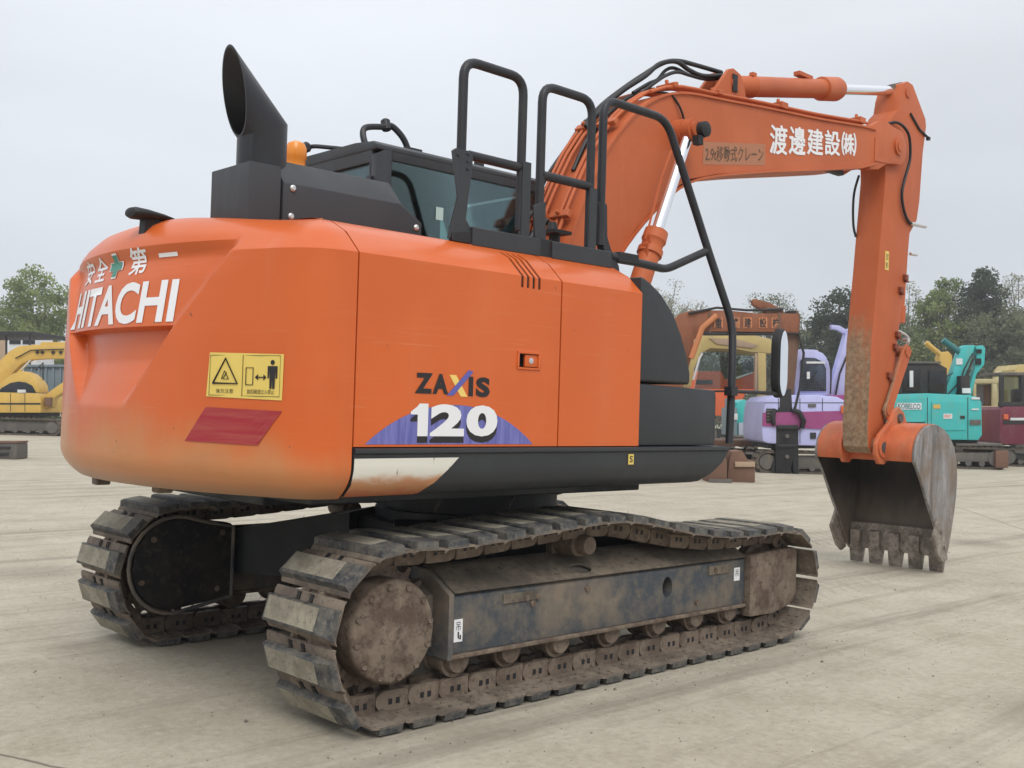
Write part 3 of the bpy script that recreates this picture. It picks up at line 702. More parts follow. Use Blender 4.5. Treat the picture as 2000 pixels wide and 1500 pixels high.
b = B(); b.prism([(-1.20, 1.5), (-1.20, 1.96), (-.95, 2.09), (-.95, 1.5)], 0, -.95, -.60); b.obj('vent_box', 'under', EX)
# handle: bezel, latch plate, lock barrel
for (x, z, w, h) in ((-.760, 1.598, .152, .010), (-.760, 1.526, .152, .010), (-.831, 1.562, .010, .0715), (-.689, 1.562, .010, .0715)):
    pass
b = B(); b.box((-.760, -1.232, 1.5985), (.144, .008, .010)); b.box((-.760, -1.232, 1.5255), (.144, .008, .010)); b.box((-.8265, -1.232, 1.562), (.011, .008, .063)); b.box((-.6935, -1.232, 1.562), (.011, .008, .063)); b.bevel(.0015, 1)
hd = b.obj('door_handle', 'body', DOOR)
b = B(); b.box((-.738, -1.221, 1.562), (.082, .014, .056)); b.bevel(.004, 2); b.obj('latch_plate', 'body', DOOR)
b = B(); b.lathe((-.742, -1.226, 1.562), (0, -1, 0), [(0, .014), (.004, .014), (.005, .010), (.005, 0)], 14); b.obj('lock_barrel', 'steel', DOOR)
FP = side_panel('pump_door', -.551, .030)
# dark core behind the gaps, hood deck
b = B(); b.prism([(-1.165, .99), (-1.165, 1.92), (-1.0, 2.035), (-.31, 2.05), (-.31, .99)], 0, -1.70, -.02); b.obj('engine_bay', 'under', EX)
b = B(); b.prism([(-1.80, -.295), (-.66, -.295), (-.66, 1.02), (-1.80, 1.02)], 2, 1.0, 2.112); b.bevel(.02, 2); b.obj('engine_hood', 'body', EX)
# decals on the engine door
def flat(name, pts, mat, y):
    b = B(); b.face([b.bm.verts.new((x, y, z)) for x, z in pts]); b.obj(name, mat, DOOR, smooth=0)
arc = [(-1.187+.735*math.sin(t), 1.182-.735*math.cos(R(39.55))+.735*math.cos(t)) for t in np.linspace(-R(39.55), R(39.55), 40)]
flat('arc_decal', arc, 'bluearc', -1.2315)
def glyph(name, txt, x0, x1, z0, z1, mat, y, bold=.03): return text_obj(name, txt, side(x0, x1, z0, z1, y), mat, DOOR, bold=bold)
for t, x0, x1 in (('Z', -1.412, -1.318), ('A', -1.318, -1.232)): glyph('name_lettering', t, x0, x1, 1.394, 1.480, 'blackprint', -1.2325, .05)
glyph('name_lettering', 'I', -1.118, -1.092, 1.390, 1.475, 'blackprint', -1.2325, .03); glyph('name_lettering', 'S', -1.076, -.994, 1.388, 1.475, 'blackprint', -1.2325, .05)
flat('x_stroke', [(-1.228, 1.478), (-1.190, 1.478), (-1.123, 1.387), (-1.162, 1.387)], 'yellowprint', -1.2320)
flat('x_stroke', [(-1.120, 1.503), (-1.093, 1.496), (-1.203, 1.390), (-1.240, 1.390)], 'blueprint', -1.2330)
one = [(0, .74), (.35, .90), (.50, 1.0), (1.0, 1.0), (1.0, 0), (.40, 0), (.40, .66), (0, .66)]
for nm_, zA, zB, mt_, y_ in (('number_shadow', 1.188, 1.322, 'blackprint', -1.2322), ('number_lettering', 1.216, 1.352, 'white', -1.2332)): flat(nm_, [(-1.430+.092*u, zA+(zB-zA)*v) for u, v in one], mt_, y_)
for t, x0, x1 in (('2', -1.326, -1.138), ('0', -1.126, -.944)):
    glyph('number_shadow', t, x0, x1, 1.188, 1.322, 'blackprint', -1.2322, .05); glyph('number_lettering', t, x0, x1, 1.216, 1.352, 'white', -1.2332, .05)

# ---- dark front corner: fuel hatch and tool box
b = B(); hp = [(.034, 1.50), (.034, 2.035), (.10, 2.01), (.20, 1.955), (.30, 1.865), (.37, 1.76), (.425, 1.65), (.455, 1.555), (.455, 1.50)]
b.prism(hp, 1, -1.222, -.55); b.bevel(.018, 3, 40); b.obj('fuel_hatch', 'dark', EX)
b = B(); b.prism([(.05, 1.94), (.12, 1.90), (.22, 1.84), (.12, 1.88), (.07, 1.86), (.05, 1.86)], 1, -1.215, -1.19); b.obj('hatch_latch', 'black', EX)
b = B(); b.box((.245, -.90, 1.522), (.43, .62, .05)); b.bevel(.01, 2); b.obj('hatch_foot', 'black', EX)
b = B(); b.prism([(.034, 1.172), (.034, 1.488), (.69, 1.475), (.70, 1.44), (.70, 1.172)], 1, -1.215, -.55); b.bevel(.012, 2); b.obj('tool_box', 'dark', EX)
# ---- sill beam along the right-hand side
SK = [(-1.236, 1.167), (-1.243, 1.162), (-1.243, 1.148), (-1.232, 1.140), (-1.230, 1.08), (-1.212, 1.02), (-1.165, .975), (-1.12, .965), (-.98, .965), (-.98, 1.167)]
b = B(); b.prism(SK, 0, -1.706, .80)
for v in b.bm.verts:
    if v.co.x > .5: v.co.x -= max(0, (1.12-v.co.z))*1.25
SILL = b.obj('side_sill', 'dark', EX, smooth=50)
V = []; F = []
prof = [(-1.2335, 1.127), (-1.2322, 1.10), (-1.2312, 1.08), (-1.2230, 1.05), (-1.2140, 1.0195), (-1.190, .9967), (-1.1672, .9735), (-1.14, .967)]
for i, (y, z) in enumerate(prof):
    x1 = -1.163-(1.127-z)*1.10
    for t in np.linspace(0, 1, 8): V.append((-1.7045+(x1+1.7045)*t, y-.0015, z-.0015))
for i in range(len(prof)-1):
    for j in range(7): a = i*8+j; F.append((a, a+1, a+9, a+8))
rawobj('graded_patch', V, F, 'patch', SILL, smooth=True)
b = B(); b.box((-.03, -1.2345, 1.105), (.040, .003, .052)); ys = b.obj('small_sticker', 'yellow', SILL)
text_obj('sticker_print', 'S', side(-.042, -.018, 1.09, 1.122, -1.2370), 'blackprint', ys, bold=.02)
# left-hand sill and body side (seen only from other angles)
b = B(); b.prism([(-y, z) for y, z in SK], 0, -1.706, 1.30); b.obj('side_sill', 'dark', EX, smooth=50)
b = B(); b.prism([(1.03, 1.172), (1.225, 1.172), (1.225, 1.94), (1.03, 2.10)], 0, -1.70, -.68); b.bevel(.01, 1); b.obj('radiator_door', 'body', EX)

# ---- exhaust box, duct cover, stack
b = B(); b.prism([(-1.91, -.70), (-1.758, -.70), (-1.758, -.364), (-1.91, -.364)], 2, 2.06, 2.352); b.bevel(.006, 2); b.obj('exhaust_box', 'box', EX)
b = B()
vs = []
for x, top, mid in ((-1.746, 2.402, 2.288), (-1.115, 2.402, 2.288)):
    vs.append([b.bm.verts.new((x, y, z)) for y, z in ((-.70, 2.05), (-.70, mid), (-.60, top), (-.10, top), (-.10, 2.05))])
end = [b.bm.verts.new((x, y, z)) for x, y, z in ((-.985, -.70, 2.05), (-.985, -.70, 2.215), (-1.0, -.60, 2.265), (-1.0, -.10, 2.265), (-.985, -.10, 2.05))]
vs.append(end)
for A, C in zip(vs, vs[1:]):
    for i in range(5): b.face([A[i], A[(i+1) % 5], C[(i+1) % 5], C[i]])
b.face(vs[0][::-1]); b.face(vs[2]); b.bevel(.005, 2); DC = b.obj('duct_cover', 'box', EX)
bb = B(); bb.lathe((0, 0, 0), (0, -1, 0), [(0, .015), (.006, .015), (.012, .009), (.012, 0)], 8); bt = bb.obj('cover_bolt', 'steel', DC)
for i, (x, z) in enumerate(((-1.70, 2.268), (-1.705, 2.145), (-1.02, 2.19))): (bt if i == 0 else inst(bt, DC)).location = (x, -.70, z)
def stack():
    """stub pipe, bend, and an outlet cut on the slant (open, with wall thickness)"""
    b = B(); n = 40; r = .108; c0 = Vector((-1.766, -.542, 0)); ax = Vector((-.70, .0, .71)).normalized()
    rings = []
    def ringat(cc, u, v, rr): return [cc+u*rr*math.cos(2*math.pi*i/n)+v*rr*math.sin(2*math.pi*i/n) for i in range(n)]
    X_, Y_ = Vector((1, 0, 0)), Vector((0, 1, 0))
    zb = 2.53; jn = c0+Vector((0, 0, zb)); mitre = (Vector((0, 0, 1))+ax).normalized()
    def onplane(p, d, q, nn): return p+d*((q-p).dot(nn)/d.dot(nn))
    for rr in (r, r-.006):
        A = ringat(c0+Vector((0, 0, 2.34)), X_, Y_, rr); Bm = [onplane(p, Vector((0, 0, 1)), jn, mitre) for p in A]
        mouthc = jn+ax*.205; mn = Vector((-.98, .07, -.19)).normalized()
        C_ = [onplane(p, ax, mouthc, mn) for p in Bm]
        rings.append([[b.bm.verts.new(p) for p in Q] for Q in (A, Bm, C_)])
    for k, (A, Bm, C_) in enumerate(rings):
        for P_, Q_ in ((A, Bm), (Bm, C_)):
            for i in range(n): b.face([P_[i], P_[(i+1) % n], Q_[(i+1) % n], Q_[i]]).material_index = k
    for i in range(n): b.face([rings[0][2][i], rings[0][2][(i+1) % n], rings[1][2][(i+1) % n], rings[1][2][i]])
    return b.obj('exhaust_stack', ['rail', 'black'], EX, smooth=30)
stack()
b = B(); b.lathe((-1.20, .10, 2.56), (0, 0, 1), [(0, .050), (.04, .050), (.05, .056), (.10, .055), (.125, .044), (.138, .02), (.14, 0)], 24); b.obj('beacon_lamp', 'glow', EX)
b = B(); b.cyl((-1.20, .10, 2.10), (-1.20, .10, 2.56), .012, 8); b.obj('beacon_post', 'rail', EX)
# ---- cab
def quadpane(name, pts, parent, th=.006, mat='glass'):
    b = B(); P = [Vector(p) for p in pts]; nn = (P[1]-P[0]).cross(P[2]-P[0]).normalized()*th
    A = [b.bm.verts.new(p) for p in P]; C_ = [b.bm.verts.new(p+nn) for p in P]
    b.face(A); b.face(C_[::-1])
    for i in range(len(P)): b.face([A[i], A[(i+1) % len(P)], C_[(i+1) % len(P)], C_[i]])
    return b.obj(name, mat, parent, smooth=0)
y0, y1 = .15, 1.12
side_out = [(-.65, 1.17), (-.65, 2.745), (-.60, 2.775), (.62, 2.775), (.70, 2.74), (1.02, 2.0), (1.08, 1.17)]
b = B()
# pillars and rails of each side as prisms, lower body as panels
for y in (y0, y1-.05):
    b.prism([(-.65, 1.17), (-.65, 2.745), (-.60, 2.775), (-.545, 2.775), (-.545, 1.17)], 1, y, y+.05)
    b.prism([(-.545, 2.725), (-.545, 2.775), (.62, 2.775), (.66, 2.725)], 1, y, y+.05)
    b.prism([(.62, 2.775), (.70, 2.74), (1.02, 2.0), (1.08, 1.17), (1.0, 1.17), (.94, 2.0), (.60, 2.725)], 1, y, y+.05)
    b.prism([(-.545, 1.17), (-.545, 2.02), (.935, 2.02), (1.0, 1.17)], 1, y, y+.05)
b.prism([(y0+.05, 1.17), (y0+.05, 2.06), (y1-.05, 2.06), (y1-.05, 1.17)], 0, -.65, -.60)
b.prism([(y0+.05, 2.705), (y0+.05, 2.775), (y1-.05, 2.775), (y1-.05, 2.705)], 0, -.65, -.60)
b.prism([(.80, 2.06), (.80, 2.705), (y1-.05, 2.705), (y1-.05, 2.06)], 0, -.65, -.60)
b.prism([(y0+.05, 2.06), (y0+.05, 2.705), (y0+.07, 2.705), (y0+.07, 2.06)], 0, -.65, -.60)
b.bevel(.010, 2); CAB = b.obj('cab', 'dark', EX)
b = B(); b.prism([(.148, 2.772), (.150, 2.800), (.185, 2.822), (.36, 2.838), (.87, 2.838), (1.06, 2.820), (1.12, 2.795), (1.125, 2.772)], 0, -.655, .66); b.bevel(.012, 2)
b.prism([(.26, 2.838), (.30, 2.856), (.94, 2.856), (.98, 2.838)], 0, -.42, .45); b.obj('roof', 'dark', CAB)
quadpane('rear_window', [(-.63, .22, 2.06), (-.63, .80, 2.06), (-.63, .80, 2.705), (-.63, .22, 2.705)], CAB)
quadpane('side_window', [(-.545, .165, 2.02), (.935, .165, 2.02), (.61, .165, 2.725), (-.545, .165, 2.725)], CAB)
quadpane('side_window', [(-.545, 1.09, 2.02), (.935, 1.09, 2.02), (.61, 1.09, 2.725), (-.545, 1.09, 2.725)], CAB)
b = B(); b.box((.02, 1.075, 2.60), (1.10, .012, .25)); b.obj('window_light_block', 'dark', CAB)  # dark panel added to cut the light through the far window
quadpane('windscreen', [(1.0, .20, 2.0), (1.0, 1.07, 2.0), (.68, 1.07, 2.73), (.68, .20, 2.73)], CAB)
b = B(); b.box((-.02, .163, 2.40), (.030, .02, .66)); b.obj('window_divider', 'dark', CAB)
b = B(); b.box((-.658, .205, 2.56), (.02, .045, .13)); b.box((-.663, .205, 2.46), (.02, .022, .05)); b.bevel(.004, 1); b.obj('rear_hinge', 'dark', CAB)
b = B()   # seat with headrest
b.prism([(-.28, 1.62), (-.34, 2.30), (-.28, 2.34), (-.18, 2.30), (-.14, 1.80), (.28, 1.80), (.30, 1.66), (.26, 1.58)], 1, .42, .86); b.bevel(.035, 3)
b.obj('seat', 'black', CAB)
b = B(); b.box((-.28, .64, 2.44), (.10, .30, .19)); b.bevel(.04, 3); b.cyl((-.28, .57, 2.30), (-.28, .57, 2.38), .01, 6); b.cyl((-.28, .71, 2.30), (-.28, .71, 2.38), .01, 6); b.obj('headrest', 'black', CAB)
b = B(); b.prism([(-.59, 1.2), (-.59, 2.12), (-.42, 2.12), (-.36, 1.9), (-.36, 1.2)], 1, .22, 1.05); b.prism([(-.3, 1.5), (-.3, 1.92), (.25, 1.95), (.30, 1.5)], 1, .24, .38)
b.prism([(.55, 1.2), (.55, 1.98), (.80, 1.92), (.85, 1.2)], 1, .22, .40); b.bevel(.01, 1); b.obj('console', 'dark', CAB)
b = B(); b.box((.02, .64, 2.745), (1.2, .86, .03)); b.obj('headliner', plain('grey_headliner', (.12, .11, .10), .8), CAB)
b = B(); b.box((.48, .30, 2.26), (.03, .17, .13)); b.bevel(.006, 1); b.obj('monitor', 'black', CAB)
b = B(); b.box((-.18, .160, 2.475), (.055, .004, .075)); b.obj('window_sticker', plain('pale_green_sticker', (.45, .60, .56), .5), CAB)
# roof fittings: antenna-like grab loops and work lamp brackets
b = B(); b.spline([(-.40, .55, 2.84), (-.44, .58, 2.93), (-.42, .60, 3.01), (-.28, .60, 3.045), (-.22, .60, 3.06), (-.15, .58, 3.00), (-.11, .57, 2.92), (-.10, .56, 2.84)], .020, 8)
b.box((-.10, .56, 2.90), (.12, .08, .07)); b.box((-.03, .54, 2.87), (.12, .07, .04)); b.lathe((-.26, .60, 3.03), (0, .3, 1), [(0, .028), (.06, .03), (.07, .02)], 12); b.obj('roof_lamp', 'rail', CAB)
b = B(); b.tube([(-.60, .98, 2.83), (-.64, .98, 2.90), (-.62, .84, 2.90), (-.25, .70, 2.91), (-.10, .70, 2.85)], .013, 8, fillet=.03); b.lathe((-.66, .96, 2.88), (0, -1, .1), [(0, .03), (.10, .033), (.11, .02)], 12); b.obj('roof_rail', 'rail', CAB)
b = B(); b.spline([(.12, .30, 2.83), (.13, .30, 2.90), (.18, .30, 2.905), (.24, .30, 2.87), (.24, .30, 2.83)], .012, 8); b.box((.24, .30, 2.86), (.05, .04, .04)); b.obj('roof_loop', 'rail', CAB)

# ---- handrails and base channels on the right-hand deck
YR = -1.0; rr = .0225
def rail(name, pts, r=rr, f=.085): b = B(); b.tube(pts, r, 12, fillet=f); return b.obj(name, 'rail', EX, smooth=50)
rail('handrail', [(-1.005, YR, 2.36), (-1.005, YR, 2.935), (-.625, YR, 2.935), (-.625, YR, 2.20)])
rail('handrail', [(-.495, YR, 2.30), (-.495, YR, 2.935), (-.135, YR, 2.935), (-.135, YR, 2.18)])
rail('handrail', [(-.048, YR, 2.20), (-.048, YR, 2.965), (.47, YR, 2.965), (.80, -1.06, 2.27), (.955, -1.13, 1.86), (.905, -1.17, 1.60), (.865, -1.19, 1.18)], .0225, .10)
rail('handrail_crossbar', [(-.96, YR, 2.503), (-.625, YR, 2.503)]); rail('handrail_crossbar', [(-.495, YR, 2.492), (-.135, YR, 2.492)])
rail('handrail_brace', [(.03, YR, 2.155), (.50, YR, 2.135), (.805, -1.06, 2.275)], .0225, .05)
b = B(); b.prism([(-1.075, 2.50), (-1.055, 2.515), (-.955, 2.515), (-.955, 2.46), (-.985, 2.20), (-.93, 2.135), (-1.085, 2.10), (-1.035, 2.30)], 1, YR-.010, YR-.026)
for x, z in ((-1.045, 2.485), (-.985, 2.50), (-.985, 2.465), (-.985, 2.43)): b.cyl((x, YR-.026, z), (x, YR-.032, z), .008, 8)
b.bevel(.002, 1); b.obj('rail_bracket', 'dark', EX)
b = B(); b.prism([(-.535, 2.13), (-.555, 2.33), (-.475, 2.36), (-.465, 2.14)], 1, YR-.010, YR-.026); b.bevel(.002, 1); b.obj('rail_bracket', 'dark', EX)
for c_, s_ in (((-.61, YR-.022, 2.33), (.055, .014, .40)), ((-.135, YR-.022, 2.30), (.055, .014, .36))): b = B(); b.box(c_, s_); b.bevel(.002, 1); b.obj('rail_post_plate', 'dark', EX)
for i, (x0, x1) in enumerate(((-.955, -.515), (-.435, .005))):
    b = B(); b.box(((x0+x1)/2, YR-.035, 2.126), (x1-x0, .012, .085)); b.box(((x0+x1)/2, YR+.02, 2.166), (x1-x0, .11, .010)); b.bevel(.003, 1); b.obj('deck_channel', 'dark', EX)
b = B(); b.prism([(-1.07, 2.09), (-.955, 2.09), (-.955, 2.15), (-1.07, 2.13)], 1, YR-.005, YR-.035); b.bevel(.003, 1); b.obj('rail_foot', 'black', EX)
b = B(); b.box((-.475, YR-.005, 2.13), (.08, .05, .09)); b.bevel(.003, 1); b.obj('rail_foot', 'black', EX)
b = B(); pts = [(-.075, 2.42), (-.010, 2.42), (.000, 2.25), (.030, 2.19), (.095, 2.11), (.105, 2.07), (.045, 2.08), (-.02, 2.16), (-.06, 2.26)]
b.prism(pts, 1, YR-.012, YR+.035); b.bevel(.004, 1); b.obj('rail_gusset', 'rail', EX)
b = B(); b.box((.16, YR, 2.155), (.16, .05, .055)); b.bevel(.004, 1); b.obj('rail_clamp', 'black', EX)
b = B(); b.box((-.10, -.72, 2.285), (.13, .13, .018)); b.cyl((-.12, -.72, 2.29), (-.12, -.72, 2.34), .035, 14, .022); b.cyl((-.10, -.72, 2.11), (-.10, -.72, 2.28), .03, 12); b.obj('filler_cap', 'black', EX)
# mirror on its bracket, ahead of the tool box
b = B(); b.tube([(.865, -1.19, 1.475), (1.31, -1.22, 1.475), (1.31, -1.22, 1.52)], .011, 8, fillet=.03); b.box((.87, -1.19, 1.475), (.06, .05, .05)); mb = b.obj('mirror_arm', 'rail', EX)
b = B(); mo = [(.092*math.cos(t)*(1 if abs(math.cos(t)) < .8 else .97), .205*math.sin(t)) for t in np.linspace(0, 2*math.pi, 28)[:-1]]
mo = [(max(-.075, min(.075, x)), z) for x, z in mo]
b.prism(mo, 0, 0, .055); b.bevel(.016, 3); mh = b.obj('mirror_housing', 'black', EX, loc=(1.325, -1.235, 1.655)); mh.rotation_euler = (0, 0, R(104))
b = B(); b.face([b.bm.verts.new((-.003, x*.88, z*.94)) for x, z in mo]); b.obj('mirror_glass', 'mirror', mh, smooth=0)

# ---- boom
BO = [(1.157, 3.291), (.897, 3.017), (.803, 2.847), (.715, 2.688), (.619, 2.500), (.52, 2.26), (.42, 2.00), (.32, 1.78), (.25, 1.66), (.26, 1.58), (.33, 1.53), (.42, 1.55), (.50, 1.63),
      (.80, 2.02), (1.02, 2.335), (1.19, 2.53), (1.42, 2.73), (1.585, 2.865), (1.75, 2.958), (2.06, 3.047), (2.70, 3.187), (3.416, 3.325), (4.14, 3.468), (4.30, 3.53),
      (4.30, 3.80), (4.168, 3.799), (3.40, 3.706), (2.68, 3.639), (1.944, 3.562), (1.70, 3.545), (1.576, 3.516), (1.43, 3.470), (1.319, 3.414)]
BO = BO[::-1]
b = B(); b.prism(BO, 1, -.18, .18); BM = b.obj('boom', 'boom', EX, smooth=28)
def strip(b, pts, ya, yb, th):
    P = [np.array(p, float) for p in pts]; up_, lo = [], []
    for i, p in enumerate(P):
        t = P[min(i+1, len(P)-1)]-P[max(i-1, 0)]; t /= np.hypot(*t); nn = np.array((-t[1], t[0]))
        up_.append(p+nn*th*.5); lo.append(p-nn*th*.5)
    for (A, C_) in ((up_, lo),):
        va = [[b.bm.verts.new((q[0], y, q[1])) for y in (ya, yb)] for q in A]; vb = [[b.bm.verts.new((q[0], y, q[1])) for y in (ya, yb)] for q in C_]
        for i in range(len(P)-1):
            b.face([va[i][0], va[i+1][0], va[i+1][1], va[i][1]]); b.face([vb[i][1], vb[i+1][1], vb[i+1][0], vb[i][0]])
            b.face([va[i][0], vb[i][0], vb[i+1][0], va[i+1][0]]); b.face([va[i][1], va[i+1][1], vb[i+1][1], vb[i][1]])
        for k in (0, -1): b.face([va[k][0], va[k][1], vb[k][1], vb[k][0]])
def dens(pts, n=40):
    P = np.array(pts); s = np.r_[0, np.cumsum(np.hypot(*np.diff(P, axis=0).T))]; u = np.linspace(0, s[-1], n)
    A = np.c_[np.interp(u, s, P[:, 0]), np.interp(u, s, P[:, 1])]
    for _ in range(2): A[1:-1] = (A[:-2]+2*A[1:-1]+A[2:])/4
    return [tuple(p) for p in A]
topl = [(.30, 1.75), (.42, 2.01), (.52, 2.27), (.619, 2.51), (.715, 2.698), (.803, 2.857), (.897, 3.027), (1.02, 3.165), (1.157, 3.300), (1.319, 3.423), (1.43, 3.478), (1.576, 3.524), (1.70, 3.553), (1.944, 3.570), (2.68, 3.648), (3.40, 3.715), (4.168, 3.808), (4.29, 3.81)]
botl = [(.48, 1.60), (.80, 2.01), (1.02, 2.325), (1.19, 2.52), (1.42, 2.72), (1.585, 2.855), (1.75, 2.948), (2.06, 3.037), (2.70, 3.177), (3.416, 3.315), (4.14, 3.458), (4.29, 3.52)]
b = B(); strip(b, dens(topl), -.196, .196, .016); b.obj('top_flange', 'boom', BM, smooth=40)
b = B(); strip(b, dens(botl), -.196, .196, .016); b.obj('bottom_flange', 'boom', BM, smooth=40)
# boom tip fork
for sy in (-1, 1):
    b = B(); b.prism([(4.22, 3.46), (4.22, 3.83), (4.36, 3.90), (4.50, 3.92), (4.60, 3.90)] + [(4.70+.16*math.cos(R(a)), 3.74+.16*math.sin(R(a))) for a in np.linspace(70, -100, 10)] + [(4.52, 3.56), (4.36, 3.48)], 1, sy*.130, sy*.182); b.bevel(.008, 2)
    b.lathe((4.70, sy*.18, 3.74), (0, sy, 0), [(0, .075), (.02, .075), (.022, .045), (.03, .045), (.03, .0)], 20)
    b.prism([(4.28, 3.54), (4.28, 3.74), (4.34, 3.74), (4.34, 3.585), (4.50, 3.60), (4.50, 3.56)], 1, sy*.182, sy*.190)
    b.obj('boom_fork', 'boom', BM)
b = B(); b.prism([(4.20, 3.47), (4.20, 3.80), (4.33, 3.83), (4.38, 3.64), (4.33, 3.50)], 1, -.131, .131); b.bevel(.006, 1); b.obj('boom_end_box', 'boom', BM)
b = B(); b.lathe((.34, -.22, 1.64), (0, 1, 0), [(0, .09), (.44, .09)], 24); b.obj('boom_foot_pin', 'frame', BM)
# lift cylinder pins, cylinders either side of the boom
b = B(); b.lathe((1.60, -.36, 3.245), (0, 1, 0), [(0, .058), (.10, .058), (.10, .085), (.18, .092), (.54, .092), (.62, .085), (.62, .058), (.72, .058)], 28); b.obj('cylinder_boss', 'boom', BM)
b = B(); b.lathe((1.63, -.415, 3.245), (0, 1, 0), [(0, .030), (.01, .052), (.055, .055), (.06, .04)], 24); b.box((1.585, -.37, 3.165), (.05, .05, .06)); b.obj('work_lamp', 'black', BM)
for sy in (-1, 1):
    Y = sy*.285
    a0, a1, a2 = Vector((1.60, Y, 3.245)), Vector((1.262, Y, 2.475)), Vector((.93, Y, 1.72)); d = (a1-a0).normalized()
    b = B(); b.lathe(a1-d*.05, d, [(0, .060), (.0, .078), (.07, .082), (.085, .072), (.13, .070), (.135, .084), (.175, .084), (.18, .070), ((a2-a1).length, .070)], 28)
    b.lathe(a2+Vector((0, -.05, 0)), (0, 1, 0), [(0, .08), (.1, .08)], 20); b.box(a1+Vector((-.085, sy*.02, -.10)), (.07, .05, .10)); b.box(a1+Vector((-.07, sy*.02, -.03)), (.04, .04, .06))
    cy = b.obj('lift_cylinder', 'boom', EX)
    b = B(); b.cyl(a0, a1, .0385, 24); b.obj('piston_rod', 'chrome', cy)
    b = B(); b.lathe(a0+Vector((0, -.05, 0)), (0, 1, 0), [(0, .078), (.1, .078)], 24); b.obj('rod_eye', 'boom', cy)
    b = B(); b.tube([a1+Vector((-.09, 0, -.02)), a1+Vector((.06, 0, .42)), a1+Vector((.15, 0, .60))], .008, 6); b.obj('grease_pipe', 'boom', cy)
# arm cylinder with its bracket
b = B()
for sy in (-1, 1): b.prism([(1.93, 3.57), (2.10, 3.65), (2.30, 3.875), (2.36, 3.895), (2.45, 3.87), (2.50, 3.80), (2.53, 3.70), (2.56, 3.625)], 1, sy*.060, sy*.090)
b.bevel(.004, 1); b.lathe((2.385, -.10, 3.785), (0, 1, 0), [(0, .05), (.2, .05)], 20); b.obj('cylinder_bracket', 'boom', BM)
b = B(); b.box((2.37, -.098, 3.785), (.06, .008, .13)); b.bevel(.015, 3); b.obj('pin_lock', 'black', BM)
p0, p1, p2 = Vector((2.40, 0, 3.79)), Vector((3.98, 0, 4.122)), Vector((5.00, 0, 4.335)); d = (p1-p0).normalized(); Lb = (p1-p0).length
b = B(); b.lathe(p0+d*.06, d, [(0, .05), (.03, .078), (.24, .078), (.25, .085), (.27, .085), (.28, .078), (Lb-.34, .078), (Lb-.335, .098), (Lb-.10, .100), (Lb-.085, .090), (Lb-.06, .088), (Lb-.06, .045)], 32)
b.lathe(p0+Vector((0, -.055, 0)), (0, 1, 0), [(0, .075), (.11, .075)], 20); b.box(p0+d*(Lb-.55)+Vector((0, 0, .10)), (.20, .06, .035)); b.box(p0+d*.30+Vector((0, -.03, .085)), (.05, .04, .03)); b.bevel(.003, 1, 50)
AC = b.obj('arm_cylinder', 'boom', EX)
b = B(); b.cyl(p1-d*.1, p2-d*.06, .043, 24); b.obj('piston_rod', 'chrome', AC)
b = B(); b.lathe(p2+Vector((0, -.055, 0)), (0, 1, 0), [(0, .072), (.11, .072)], 20); b.box(p2-d*.09+Vector((0, 0, .0)), (.08, .09, .09)); b.obj('rod_eye', 'frame', AC)
# steel pipes along the boom's back and top, with brackets
def offs(pts, o):
    P = np.array(pts); T = np.gradient(P, axis=0); T /= np.hypot(T[:, 0], T[:, 1])[:, None]; return P + np.c_[-T[:, 1], T[:, 0]]*o
tp = np.array(dens(topl, 60))
for y, o_, i0, i1 in ((-.155, .045, 24, 59), (-.115, .045, 4, 58), (-.07, .045, 4, 57), (.07, .045, 4, 50), (.115, .05, 4, 57), (.16, .05, 6, 58)):
    q = offs(tp, o_)[i0:i1:2]; b = B(); b.tube([(x, y, z) for x, z in q], .0125, 8); b.obj('hydraulic_pipe', 'boom', BM, smooth=60)
for x, z in ((2.92, 3.70), (4.10, 3.83)):
    for y in (-.11, .12): b = B(); b.box((x, y, z+.025), (.09, .13, .05)); b.cyl((x, y, z+.03), (x, y, z+.085), .014, 8); b.bevel(.004, 1); b.obj('pipe_clamp', 'boom', BM)
for i, yy in ((10, (-.09, .11)), (19, (-.09, .10)), (27, (-.1, .1)), (33, (-.1, .1))):
    (x, z) = tp[i]; t = tp[i+1]-tp[i-1]; an = math.atan2(t[1], t[0]); rm = Matrix.Rotation(-an, 3, 'Y')
    for y in yy: b = B(); b.box((x-math.sin(an)*.055, y, z+math.cos(an)*.055), (.05, .16, .035), rm); b.cyl((x-math.sin(an)*.05, y, z+math.cos(an)*.05), (x-math.sin(an)*.10, y, z+math.cos(an)*.10), .014, 8); b.bevel(.004, 1); b.obj('pipe_clamp', 'boom', BM)
# hoses
def hose(pts, r=.017, parent=None, name='hose'): b = B(); b.spline(pts, r, 8); return b.obj(name, 'hose', parent or BM, smooth=60)
hose([(.95, .06, 3.20), (1.12, .06, 3.37), (1.30, .05, 3.52), (1.50, .03, 3.66), (1.64, .02, 3.775), (1.80, .0, 3.825), (1.95, 0, 3.80), (2.12, 0, 3.80), (2.38, -.02, 3.86)])
hose([(.97, .10, 3.22), (1.14, .10, 3.39), (1.34, .08, 3.55), (1.52, .06, 3.68), (1.70, .04, 3.80), (1.85, .03, 3.85), (2.05, .03, 3.87), (2.36, .02, 3.885)])
hose([(1.36, -.05, 3.49), (1.52, -.03, 3.60), (1.66, -.02, 3.69), (1.80, -.01, 3.75), (1.95, 0, 3.765), (2.15, .01, 3.785), (2.36, .01, 3.84)], .013)
hose([(1.34, .0, 3.50), (1.50, .0, 3.60), (1.62, .02, 3.66), (1.73, .04, 3.755), (1.84, .05, 3.80), (2.0, .05, 3.79)], .013)
hose([(.70, .16, 2.62), (.80, .20, 2.85), (.93, .20, 3.08), (1.05, .18, 3.25), (1.25, .15, 3.43), (1.42, .12, 3.50)], .019)
